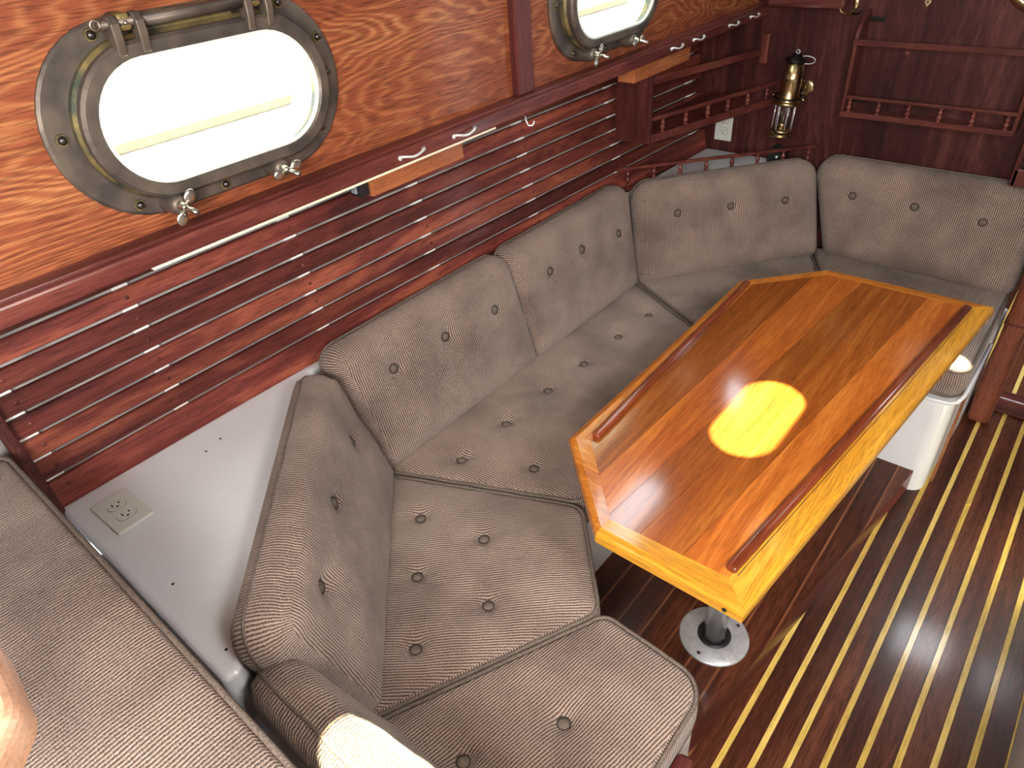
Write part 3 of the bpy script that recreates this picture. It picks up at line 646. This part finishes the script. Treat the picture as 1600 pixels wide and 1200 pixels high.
obj('socket_ring', lathe([(0.0270, 0.0), (0.041, 0.002), (0.041, 0.011), (0.036, 0.014), (0.0272, 0.010)], 32, Matrix.Translation(PC)), DARK, fo, loc=PC)
for k in range(7):
    a = math.radians(20 + k * 51.4); rr = 0.0035 if k else 0.006
    q = PC + Vector((0.068 * math.cos(a), 0.068 * math.sin(a), 0.0075))
    if k == 3: q = PC + Vector((0.068 * math.cos(a), 0.068 * math.sin(a), 0.0075))
    obj('countersunk_screw', lathe([(0, 0.0004), (rr * 0.8, 0.0006), (rr, 0.0016), (rr * 1.25, 0.0012), (rr * 1.3, 0)], 12, Matrix.Translation(q)), DARKM if k % 3 == 0 else ALU, fo, loc=q)

# ------------------------------------------------------------------ portholes
def make_port(first):
    o = Vector((PX[1], 1.090, PZ)); T = Matrix.Translation(o)
    root = thing('porthole', o, 'large near oval bronze porthole with two wing nuts', 'porthole', 'bronze portholes in the cabin side')
    def add(name, bm, mat, parent=root, smooth=None, loc=None):
        bmesh.ops.transform(bm, matrix=T, verts=bm.verts); return obj(name, bm, mat, parent, loc=(T @ Vector(loc)) if loc else None, smooth=smooth)
    add('flange', cap_ring(capsule(0.245, 0.135), capsule(0.192, 0.097), -0.008, 0.0, 0.003), BRZ)
    add('spigot', cap_ring(capsule(0.207, 0.112), capsule(0.186, 0.091), -0.024, 0.0, 0.006), BRZG)
    add('lining', cap_ring(capsule(0.199, 0.104), capsule(0.185, 0.090), -0.010, 0.045, 0.002), BRZL)
    fr = add('glass_frame', cap_ring(capsule(0.203, 0.107), capsule(0.179, 0.085), -0.040, -0.024, 0.0045), BRZ)
    g = bmesh.new(); vs = [g.verts.new((x, -0.030, z)) for x, z in cs(capsule(0.181, 0.087))]; g.faces.new(vs)
    vs2 = [g.verts.new((x, -0.034, z)) for x, z in cs(capsule(0.181, 0.087))]; g.faces.new(vs2[::-1])
    for i in range(len(vs)): g.faces.new((vs[i], vs[(i + 1) % len(vs)], vs2[(i + 1) % len(vs)], vs2[i]))
    bmesh.ops.recalc_face_normals(g, faces=g.faces)
    add('glass_pane', g, GLASS, fr)
    # gasket bright ring
    add('gasket', cap_ring(capsule(0.1805, 0.0865), capsule(0.1755, 0.0815), -0.0385, -0.034, 0.001), BRZL, fr)
    # hinge
    for lx in (-0.117, -0.083, 0.083, 0.117):
        b = bmesh.new(); pts = []
        prof = [(-0.026, 0.085), (-0.042, 0.090), (-0.047, 0.112), (-0.048, 0.128), (-0.040, 0.139), (-0.028, 0.140), (-0.022, 0.128), (-0.026, 0.108)]
        A = [b.verts.new((lx - 0.006, y, z)) for y, z in prof]; B = [b.verts.new((lx + 0.006, y, z)) for y, z in prof]
        b.faces.new(A); b.faces.new(B[::-1])
        for i in range(len(prof)): b.faces.new((A[i], A[(i + 1) % 8], B[(i + 1) % 8], B[i]))
        bmesh.ops.recalc_face_normals(b, faces=b.faces); bevel(b, b.edges[:], 0.0015, 1)
        add('hinge_lug', b, BRZ, fr, loc=(lx, -0.036, 0.12))
    for lx in (-0.100, 0.100):
        kb = box(lx - 0.0095, lx + 0.0095, -0.040, 0.0, 0.118, 0.140, 0.005)
        add('hinge_knuckle', kb, BRZG, loc=(lx, -0.02, 0.13))
        add('set_screw', sphere(0.0032, (lx, -0.041, 0.128)), NUT, loc=(lx, -0.04, 0.128))
    add('hinge_pin', tube([(-0.135, -0.036, 0.129), (0.135, -0.036, 0.129)], 0.0055, 12), BRZ)
    add('hinge_bar', tube([(-0.078, -0.033, 0.127), (0.078, -0.033, 0.127)], 0.0085, 12), BRZ)
    add('pin_ring', tube([(-0.139 + 0.006 * math.cos(t * PI / 5), -0.040, 0.131 + 0.006 * math.sin(t * PI / 5)) for t in range(10)], 0.0016, 6, True), NUT)
    add('hinge_web', box(-0.072, 0.072, -0.016, 0.0, 0.108, 0.134, 0.004), BRZG)
    # bolts
    for (bx, bz) in ((-0.137, 0.118), (-0.224, 0.004), (-0.160, -0.109), (0.155, 0.115), (0.221, 0.0), (0.185, -0.085), (-0.020, -0.122), (0.215, 0.055)):
        mt = Matrix.Translation((bx, -0.008, bz)) @ Matrix.Rotation(PI / 2, 4, 'X')
        bb = lathe([(0, 0.0035), (0.0085, 0.0030), (0.0095, 0.0)], 6, mt, smooth=False)
        bo = add('bolt', bb, BRZG, loc=(bx, -0.008, bz))
        add('bolt_head', lathe([(0, 0.0085), (0.003, 0.0080), (0.0055, 0.0060), (0.0064, 0.003), (0.0064, 0.002)], 12, mt), BOLT, bo, loc=(bx, -0.008, bz))
    # dogs with wing nuts
    for wi, dx in enumerate((-0.115, 0.070)):
        mt = Matrix.Translation((dx, -0.018, -0.118)) @ Matrix.Rotation(PI / 2, 4, 'X')
        d = add('dog_boss', lathe([(0, 0.028), (0.009, 0.028), (0.0125, 0.026), (0.0150, 0.020), (0.0165, 0.010), (0.0175, -0.014)], 18, mt), BRZ, fr, loc=(dx, -0.03, -0.118))
        st = Vector((dx, -0.044, -0.118)); dr = Vector((0.06, -1, -0.10)).normalized()
        wn = add('wing_nut', lathe([(0, 0.014), (0.0045, 0.014), (0.0062, 0.010), (0.0085, 0.002), (0.0085, -0.001)], 14, Matrix.Translation(st) @ dr.to_track_quat('Z', 'Y').to_matrix().to_4x4()), NUT, loc=st)
        ang = (0.9, 0.15)[wi]
        for sgn in (-1, 1):
            sd = Vector((math.cos(ang) * sgn, 0, math.sin(ang) * sgn))
            rot = Matrix.Rotation(-math.atan2(sd.z, sd.x), 3, 'Y')
            add('wing', sphere(0.0095, st + dr * 0.012 + sd * 0.0175, (1.25, 0.30, 0.95), 12, 8, rot=rot), NUT, wn)
            beamb = beam(st + dr * 0.006, st + dr * 0.011 + sd * 0.013, 0.009, 0.004, 0.001)
            add('wing_root', beamb, NUT, wn)
        add('stud', tube([st, st + dr * 0.040], 0.0042, 10), NUT, wn)
    return root
p1 = make_port(True)
p2 = copy_tree(p1, (PX[2], 1.090, PZ)); p2['label'] = 'smaller-looking far oval porthole right of the upright batten'
p0 = copy_tree(p1, (PX[0], 1.090, PZ)); p0['label'] = 'after porthole behind the viewer, outside the picture'
# outside
tag(obj('side_deck', box(-2.5, 4.2, 1.127, 1.80, 1.205, 1.225), DECKM), 'sunlit white side deck seen through the portholes', 'deck')
tag(obj('toe_rail', box(-2.5, 4.2, 1.60, 1.622, 1.225, 1.248, 0.004), RAILM), 'tan toe rail along the deck edge seen through the near porthole', 'toe rail')
tag(obj('water', box(-12, 18, 1.95, 26, 0.30, 0.32), WATER), 'bright glittering harbour water beyond the deck', 'water', kind='stuff')
fd = thing('fender', (2.2, 1.95, 0.9), 'white fender with rope seen through the far porthole', 'fender')
obj('body', lathe([(0, -0.25), (0.05, -0.24), (0.09, -0.19), (0.10, -0.1), (0.10, 0.1), (0.09, 0.19), (0.05, 0.24), (0.02, 0.27), (0, 0.28)], 20, Matrix.Translation((2.35, 1.92, 1.20))), DECKM, fd)
obj('rope', tube([(2.35, 1.92, 1.47), (2.35, 1.80, 1.38), (2.34, 1.66, 1.27)], 0.006), RAILM, fd)

# ------------------------------------------------------------------ strap handles and small things on the rail
def strap(x, label, ln=0.064):
    r = thing('strap_handle', (x, 1.047, 1.220), label, 'handle', 'small chrome strap handles on the mahogany rail')
    pts = []
    for i in range(11):
        t = i / 10; s = math.sin(t * PI); pts.append((x - ln / 2 + ln * t, 1.0455 - 0.009 * min(1, s * 2.2), 1.220 + 0.003 * math.cos(t * PI * 2)))
    obj('bar', tube(pts, 0.0027, 8), HND, r)
    for e in (-1, 1): obj('foot', sphere(0.0052, (x + e * ln / 2, 1.0455, 1.2205), (1, 0.7, 1)), HND, r, loc=(x + e * ln / 2, 1.046, 1.22))
strap(0.903, 'chrome strap handle left, above the orange wooden light box')
strap(1.055, 'chrome strap handle at the right end of the near light box')
strap(1.957, 'chrome strap handle above the far light box, first of the far group')
strap(2.088, 'chrome strap handle second in the group above the hull shelf')
strap(2.323, 'chrome strap handle third in the group above the hull shelf')
strap(2.478, 'chrome strap handle nearest the bulkhead on the rail')
hk = thing('cup_hook', (1.272, 1.058, 1.196), 'tiny chrome cup hook hanging below the mahogany rail', 'hook')
obj('hook', tube([(1.272, 1.058, 1.198), (1.272, 1.056, 1.188), (1.270, 1.048, 1.178), (1.275, 1.040, 1.178), (1.278, 1.036, 1.188)], 0.002, 8), CHR, hk)
tag(obj('light_strip', box(0.36, 1.16, 1.050, 1.062, 1.1995, 1.2043, 0.001), CREAM, loc=(0.7, 1.05, 1.19)), 'thin cream strip under the mahogany rail', 'strip')
def lightbox(x0, x1, label, sw):
    r = thing('light_box', ((x0 + x1) / 2, 1.17, 1.205), label, 'light box', 'orange wooden light boxes under the side deck')
    obj('housing', box(x0, x1, 1.140, 1.20, 1.126, 1.2045, 0.004), W['box'], r)
    if sw:
        s = obj('switch', box(x0 - 0.024, x0 + 0.002, 1.150, 1.185, 1.130, 1.160, 0.003), DARK, r)
        obj('rocker', box(x0 - 0.0275, x0 - 0.022, 1.160, 1.176, 1.138, 1.152, 0.001), GREY, s)
lightbox(0.862, 1.142, 'orange wooden light box with black switch below the near handles', True)
lightbox(1.885, 2.225, 'orange wooden light box above the hull shelf, without visible switch', False)

# ------------------------------------------------------------------ outlets
def outlet(mat, label, w_=0.070, h=0.1143):
    o = mat.translation; r = thing('power_outlet', o, label, 'outlet', 'ivory duplex power outlets')
    b = box(-w_ / 2, w_ / 2, -h / 2, h / 2, 0, 0.006, 0.0025, 2); bmesh.ops.transform(b, matrix=mat, verts=b.verts); pl = obj('cover_plate', b, IVORY, r)
    for s in (-1, 1):
        q = Matrix.Translation((0, s * 0.0197, 0.006))
        prof = [(0.0172 * math.cos(t * PI / 14), max(-0.0125, min(0.0125, 0.0172 * math.sin(t * PI / 14)))) for t in range(28)]
        fb_ = prism([(x, y) for x, y in prof], 0, 0.0022, 0.0006, 1); bmesh.ops.transform(fb_, matrix=mat @ q, verts=fb_.verts)
        rc = obj('receptacle', fb_, IVORY, r)
        gr = prism([(x * 1.03, y * 1.04) for x, y in prof], 0, 0.0006); bmesh.ops.transform(gr, matrix=mat @ q, verts=gr.verts); obj('gap_ring', gr, SLOT, r)
        for (sx_, hh) in ((-0.0064, 0.0085), (0.0064, 0.007)):
            sb_ = box(sx_ - 0.0011, sx_ + 0.0011, -hh / 2 + 0.002, hh / 2 + 0.002, 0.0015, 0.0026); bmesh.ops.transform(sb_, matrix=mat @ q, verts=sb_.verts); obj('slot', sb_, SLOT, rc)
        gh = lathe([(0, 0.0026), (0.0024, 0.0026), (0.0024, 0.001)], 10, Matrix.Translation((0, -0.0075, 0))); bmesh.ops.transform(gh, matrix=mat @ q, verts=gh.verts); obj('ground_hole', gh, SLOT, rc)
    sc_ = lathe([(0, 0.0072), (0.002, 0.0070), (0.0028, 0.006)], 10); bmesh.ops.transform(sc_, matrix=mat, verts=sc_.verts); obj('screw', sc_, IVORY, r)
m1 = Matrix.Translation((0.1865, 1.207, 0.7205)) @ Matrix.Rotation(math.radians(2), 4, 'Z')
outlet(m1, 'ivory power outlet set flat in the white counter beside the slats')
m2 = Matrix(((0, 0, -1, 2.6095), (-1, 0, 0, 1.168), (0, 1, 0, 0.815), (0, 0, 0, 1)))
outlet(m2, 'ivory power outlet upright on the dark bulkhead below the hull shelf')

# ------------------------------------------------------------------ spindle
SPN = None
def spindle_prof(h): 
    P = [(0.0, 0), (0.0062, 0), (0.0060, 0.06), (0.0032, 0.10), (0.0034, 0.14), (0.0064, 0.24), (0.0070, 0.34), (0.0058, 0.44), (0.0032, 0.52), (0.0050, 0.58), (0.0062, 0.67), (0.0052, 0.76), (0.0028, 0.84), (0.0030, 0.88), (0.0062, 0.95), (0.0062, 1.0), (0, 1.0)]
    return [(r, z * h) for r, z in P]
spm = {}
def spindle(p, h, parent, s=1.0):
    key = (round(h, 3), s)
    if key not in spm:
        o = obj('spindle', lathe([(r * s * 1.3, z) for r, z in spindle_prof(h)], 12, Matrix.Translation(p)), W['spin'], parent, loc=p); spm[key] = o.data; return o
    o = bpy.data.objects.new('spindle', spm[key]); COL.objects.link(o); o.parent = parent; o.location = Vector(p) - WL[parent.name]; return o

# hull shelf (left of the bulkhead)
hs_ = thing('hull_shelf', (2.3, 1.1, 0.92), 'dark mahogany shelf on the slats with a spindle rail and rounded end panel', 'shelf')
F0, F1 = Vector((2.000, 1.150, 0.0)), Vector((2.605, 0.990, 0.0))
def fpt(t, z, off=0.0):
    d = (F1 - F0).normalized(); nrm = Vector((-d.y, d.x, 0)); p = F0.lerp(F1, t) + nrm * off; p.z = z; return p
bk = 0.0
obj('end_panel', prism([(1.992, 1.152), (2.008, 1.152), (2.004, 1.265), (1.984, 1.265)], 0.918, 1.118), W['trimz'], hs_)
obj('front_stile', beam(fpt(0.0, 0.918), fpt(0.0, 1.128), 0.016, 0.020, 0.003, up=(0.6, 0.1, 0)), W['trimz'], hs_)
obj('shelf_board', prism([(2.000, 1.150), (2.605, 0.992), (2.607, 1.245), (1.99, 1.268)], 0.918, 0.930), W['trim'], hs_)
obj('bottom_rail', beam(fpt(0.0, 0.930), fpt(1.0, 0.925), 0.012, 0.026, 0.002), W['trim'], hs_)
obj('spindle_rail', beam(fpt(0.0, 0.992), fpt(1.0, 0.986), 0.014, 0.014, 0.003), W['trim'], hs_)
obj('top_bar', beam(fpt(0.0, 1.108), fpt(0.985, 1.088) + Vector((0, 0.06, 0)), 0.012, 0.024, 0.002), W['trim'], hs_)
obj('wall_block', box(2.585, 2.609, 1.028, 1.056, 1.050, 1.148, 0.004), W['spin'], hs_)
for t in (0.10, 0.27, 0.44, 0.60, 0.765, 0.93): spindle(fpt(t, 0.943), 0.043, hs_)

# counter fiddle rail
cr = thing('counter_rail', (2.3, 1.05, 0.72), 'thin mahogany spindle rail on the counter behind the far corner cushion', 'rail')
q0, q1 = Vector((2.030, 1.300, 0.795)), Vector((2.592, 0.798, 0.795))
obj('top_rail', beam(q0, q1, 0.012, 0.010, 0.002), W['spin'], cr)
obj('bottom_rail', beam(Vector((2.012, 1.294, 0.727)), Vector((2.598, 0.812, 0.727)), 0.014, 0.013, 0.002), W['spin'], cr)
for k in range(8):
    t = 0.07 + k * 0.127; p = q0.lerp(q1, t); p.z = 0.733; spindle(p, 0.058, cr)
gd = thing('black_lamp_fitting', (2.50, 0.93, 0.72), 'small glossy black fitting on the counter behind the spindle rail', 'fitting')
obj('housing', box(2.535, 2.600, 0.895, 0.955, 0.7205, 0.765, 0.008), DARK, gd)
obj('knob', sphere(0.006, (2.533, 0.918, 0.752)), CHR, gd)
obj('cover_cap', lathe([(0, 0.025), (0.012, 0.023), (0.020, 0.012), (0.022, 0)], 16, Matrix.Translation((2.565, 0.930, 0.762))), DARK, gd)

# wall shelf on the bulkhead
wsf = thing('wall_shelf', (2.57, 0.48, 0.93), 'mahogany bookshelf with spindle rail on the dark bulkhead', 'shelf')
xf = 2.530
yl, yr = 0.7225, 0.2280
for yy, sgn in ((yl, 1), (yr, -1)):
    prof = [(2.609, 0.922), (xf - 0.004, 0.922), (xf - 0.006, 1.165), (xf + 0.002, 1.185), (2.556, 1.212), (2.582, 1.228), (2.609, 1.232)]
    b = bmesh.new(); A = [b.verts.new((x, yy - 0.006, z)) for x, z in prof]; B = [b.verts.new((x, yy + 0.006, z)) for x, z in prof]; b.faces.new(A); b.faces.new(B[::-1])
    for i in range(len(prof)): b.faces.new((A[i], A[(i + 1) % 7], B[(i + 1) % 7], B[i]))
    bmesh.ops.recalc_face_normals(b, faces=b.faces); bevel(b, b.edges[:], 0.002, 1); obj('side_panel', b, W['trimz'], wsf, loc=(2.57, yy, 1.0))
obj('shelf_board', box(xf, 2.609, yr, yl, 0.924, 0.934), W['trimy'], wsf)
obj('bottom_rail', box(xf - 0.010, xf, yr - 0.004, yl + 0.004, 0.924, 0.941, 0.002), W['trimy'], wsf)
obj('spindle_rail', box(xf - 0.008, xf + 0.004, yr, yl, 0.981, 0.992, 0.003), W['trimy'], wsf)
obj('retaining_bar', box(xf - 0.012, xf - 0.002, yr - 0.006, yl + 0.006, 1.142, 1.160, 0.002), W['trimy'], wsf)
for k in range(6):
    y = yl - 0.020 - k * 0.0905; spindle(Vector((xf - 0.002, y, 0.941)), 0.040, wsf, 0.9)
for yy, zz in ((yl - 0.030, 1.205), (yl - 0.028, 0.962), (yr + 0.022, 0.965)):
    obj('bracket', box(2.603, 2.6095, yy - 0.022, yy + 0.022, zz - 0.007, zz + 0.007, 0.001), DARKM, wsf)
for (yy, zz) in ((0.585, 1.112), (0.245, 1.115)):
    tag(obj('wood_plug', lathe([(0, 0.0015), (0.006, 0.001), (0.0065, 0)], 12, Matrix.Translation((2.610, yy, zz)) @ Matrix.Rotation(-PI / 2, 4, 'Y')), W['spin'], bpy.data.objects['wall_forward'], loc=(2.61, yy, zz)))

# ------------------------------------------------------------------ lantern
LC = Vector((2.530, 0.918, 0.83))
ln = thing('oil_lantern', LC, 'aged brass gimballed oil lantern on the dark bulkhead', 'lantern')
TL = Matrix.Translation(LC) @ Matrix.Rotation(math.radians(3.5), 4, 'X')
def lad(name, b, mat, parent=ln, smooth=None):
    bmesh.ops.transform(b, matrix=TL, verts=b.verts); return obj(name, b, mat, parent, smooth=smooth)
lad('base', lathe([(0, 0), (0.034, 0), (0.038, 0.003), (0.038, 0.008), (0.0355, 0.010), (0.0355, 0.016), (0.038, 0.018), (0.038, 0.026), (0.034, 0.029), (0, 0.029)], 32), BRASS)
lad('burner', lathe([(0, 0.029), (0.019, 0.029), (0.019, 0.048), (0.010, 0.052), (0.006, 0.054), (0.0055, 0.072), (0, 0.073)], 20), BRASS)
lad('chimney', lathe([(0.022, 0.030), (0.024, 0.05), (0.024, 0.08), (0.020, 0.110)], 24), GLASS2)
for k in range(7):
    a = 2 * PI * k / 7 + 0.2
    lad('cage_rod', tube([(0.034 * math.cos(a), 0.034 * math.sin(a), 0.028), (0.034 * math.cos(a), 0.034 * math.sin(a), 0.115)], 0.0018, 8), CHR)
lad('collar', lathe([(0.030, 0.110), (0.038, 0.110), (0.040, 0.113), (0.040, 0.121), (0.036, 0.124), (0.030, 0.124)], 32), BRASS)
lad('body', lathe([(0.036, 0.122), (0.0365, 0.130), (0.0345, 0.132), (0.0330, 0.170), (0.0325, 0.198), (0.0330, 0.200), (0.0322, 0.202), (0.0300, 0.248), (0.0, 0.252)], 36), BRASS)
lad('cap', lathe([(0.0, 0.275), (0.010, 0.274), (0.020, 0.268), (0.036, 0.256), (0.037, 0.253), (0.030, 0.252), (0.028, 0.246)], 28), DARKM)
for k in range(5):
    a = 2 * PI * k / 5
    lad('cap_knob', sphere(0.0035, (0.022 * math.cos(a), 0.022 * math.sin(a), 0.268)), DARKM)
lad('carrying_ring', tube([(0.006 - 0.004 * math.cos(t * PI / 10), -0.034 + 0.026 * math.cos(t * PI / 10), 0.262 + 0.012 * math.sin(t * PI / 10) - 0.004) for t in range(20)], 0.0018, 8, True), ALU)
lad('ring_eye', tube([(0, 0.006 * math.cos(t * PI / 5), 0.281 + 0.006 * math.sin(t * PI / 5)) for t in range(10)], 0.0018, 6, True), ALU)
lad('gimbal_ring', tube([(0.047 * math.cos(t * PI / 16), 0.047 * math.sin(t * PI / 16), 0.136) for t in range(32)], 0.0035, 8, True), DARKM)
for s in (-1, 1): lad('gimbal_screw', tube([(0, s * 0.046, 0.136), (-0.004, s * 0.058, 0.134)], 0.0035, 8), BRASSL)
obj('gimbal_arm', tube([(2.575, 0.912, 0.966), (2.592, 0.900, 0.960), (2.604, 0.890, 0.975)], 0.006, 10), DARKM, ln)
obj('wall_plate', lathe([(0, 0.006), (0.020, 0.006), (0.026, 0.003), (0.028, 0)], 28, Matrix.Translation((2.6098, 0.880, 0.982)) @ Matrix.Rotation(-PI / 2, 4, 'Y')), BRASSL, ln)

# ------------------------------------------------------------------ brass hook, barometer, clock, magazine box
ch = thing('coat_hook', (2.609, 0.773, 1.23), 'brass double coat hook on the bulkhead above the shelf corner', 'hook')
obj('back_plate', lathe([(0, 0.004), (0.008, 0.0035), (0.0105, 0)], 16, Matrix.Translation((2.6098, 0.770, 1.246)) @ Matrix.Rotation(-PI / 2, 4, 'Y') @ Matrix.Scale(2.2, 4, (1, 0, 0))), BRASSL, ch)
for s in (-1, 1):
    obj('prong', tube([(2.604, 0.770, 1.226), (2.590, 0.770 + s * 0.006, 1.220), (2.576, 0.770 + s * 0.018, 1.220), (2.570, 0.770 + s * 0.030, 1.228), (2.569, 0.770 + s * 0.034, 1.237)], [0.0045, 0.004, 0.0032, 0.0026, 0.0022], 8), BRASS if s > 0 else DARKM, ch)
ba = thing('brass_ornament', (2.60, 0.562, 1.25), 'brass ornament ending in a pierced diamond point at the top edge', 'ornament')
dm = bmesh.new(); pr = [(0.0, 0.0), (0.0095, 0.014), (0.0045, 0.024), (0.004, 0.034), (0.030, 0.037), (0.060, 0.050), (0.060, 0.12), (-0.060, 0.12), (-0.060, 0.050), (-0.030, 0.037), (-0.004, 0.034), (-0.0045, 0.024), (-0.0095, 0.014)]
A = [dm.verts.new((2.6095, 0.562 - y, 1.243 + z)) for y, z in pr]; B = [dm.verts.new((2.6055, 0.562 - y, 1.243 + z)) for y, z in pr]; dm.faces.new(A); dm.faces.new(B[::-1])
for i in range(len(pr)): dm.faces.new((A[i], A[(i + 1) % len(pr)], B[(i + 1) % len(pr)], B[i]))
bmesh.ops.recalc_face_normals(dm, faces=dm.faces); obj('plate', dm, BRASSL, ba)
obj('rivet', sphere(0.003, (2.605, 0.562, 1.257)), DARKM, ba)
ck = thing('brass_clock', (2.60, 0.270, 1.345), 'round brass clock rim cut off by the upper right corner', 'clock')
cm = Matrix.Translation((2.6098, 0.272, 1.343)) @ Matrix.Rotation(-PI / 2, 4, 'Y')
obj('rim', lathe([(0.075, 0), (0.108, 0), (0.110, 0.008), (0.100, 0.022), (0.090, 0.026), (0.080, 0.020), (0.076, 0.012)], 48, cm), BRASSL, ck)
obj('dial', lathe([(0, 0.010), (0.078, 0.010)], 48, cm), IVORY, ck)
mb_ = thing('magazine_box', (2.50, 0.11, 0.80), 'small wooden wall box at the right edge holding a red and white packet', 'box')
obj('front_board', box(2.470, 2.482, 0.070, 0.186, 0.800, 0.850, 0.003), W['trimy'], mb_)
obj('side_board', prism([(2.470, 0.176), (2.606, 0.176), (2.606, 0.188), (2.470, 0.188)], 0.800, 1.02, 0.004), W['trimz'], mb_)
obj('bottom_board', box(2.482, 2.606, 0.070, 0.176, 0.800, 0.812), W['trimy'], mb_)
pk = thing('packet', (2.53, 0.12, 0.813), 'red and white packet inside the wooden wall box', 'packet')
obj('packet_body', box(2.515, 2.530, 0.072, 0.160, 0.8125, 0.905, 0.003), RED, pk)
obj('white_band', box(2.5138, 2.5312, 0.0715, 0.1605, 0.845, 0.858), WHT, pk)
obj('white_corner', box(2.5136, 2.5314, 0.120, 0.1606, 0.885, 0.9055), WHT, pk)
# galley base at lower right
tag(obj('galley_base', box(0.20, 2.30, -0.85, -0.290, 0.0, 0.88, 0.01), GEL, loc=(1.2, -0.5, 0)), 'white galley cabinet foot at the lower right corner', 'cabinet')
# unseen glowing panels, added to make the bright reflections in the table varnish
def emat(name, col, st):
    m = bpy.data.materials.new(name); m.use_nodes = True; nt = m.node_tree; p = nt.nodes['Principled BSDF']
    p.inputs['Emission Color'].default_value = (*col, 1); p.inputs['Emission Strength'].default_value = st; return m
GLOW = emat('added_glow_panel', (0.80, 0.92, 1.0), 8)
l1 = thing('ceiling_glow_panel', (1.74, 1.03, 1.90), 'oblong unseen glow panel under the ceiling, added for a reflection on the table', 'glow panel')
def flat_cap(cx_, cy_, hx, hy, z0, z1):
    return prism(cap_at(cx_, cy_, hx, hy), z0, z1)
obj('housing', flat_cap(1.75, 1.00, 0.20, 0.075, 1.884, 1.899), IVORY, l1)
obj('glow_face', flat_cap(1.75, 1.00, 0.185, 0.060, 1.874, 1.884), GLOW, l1)
l2 = thing('bulkhead_glow_panel', (2.60, 0.95, 1.78), 'small unseen glow panel high on the bulkhead, added for a reflection on the table', 'glow panel')
obj('housing', box(2.590, 2.609, 0.915, 1.0, 1.72, 1.86, 0.008), IVORY, l2)
obj('glow_face', box(2.580, 2.590, 0.925, 0.99, 1.73, 1.85, 0.004), GLOW, l2)
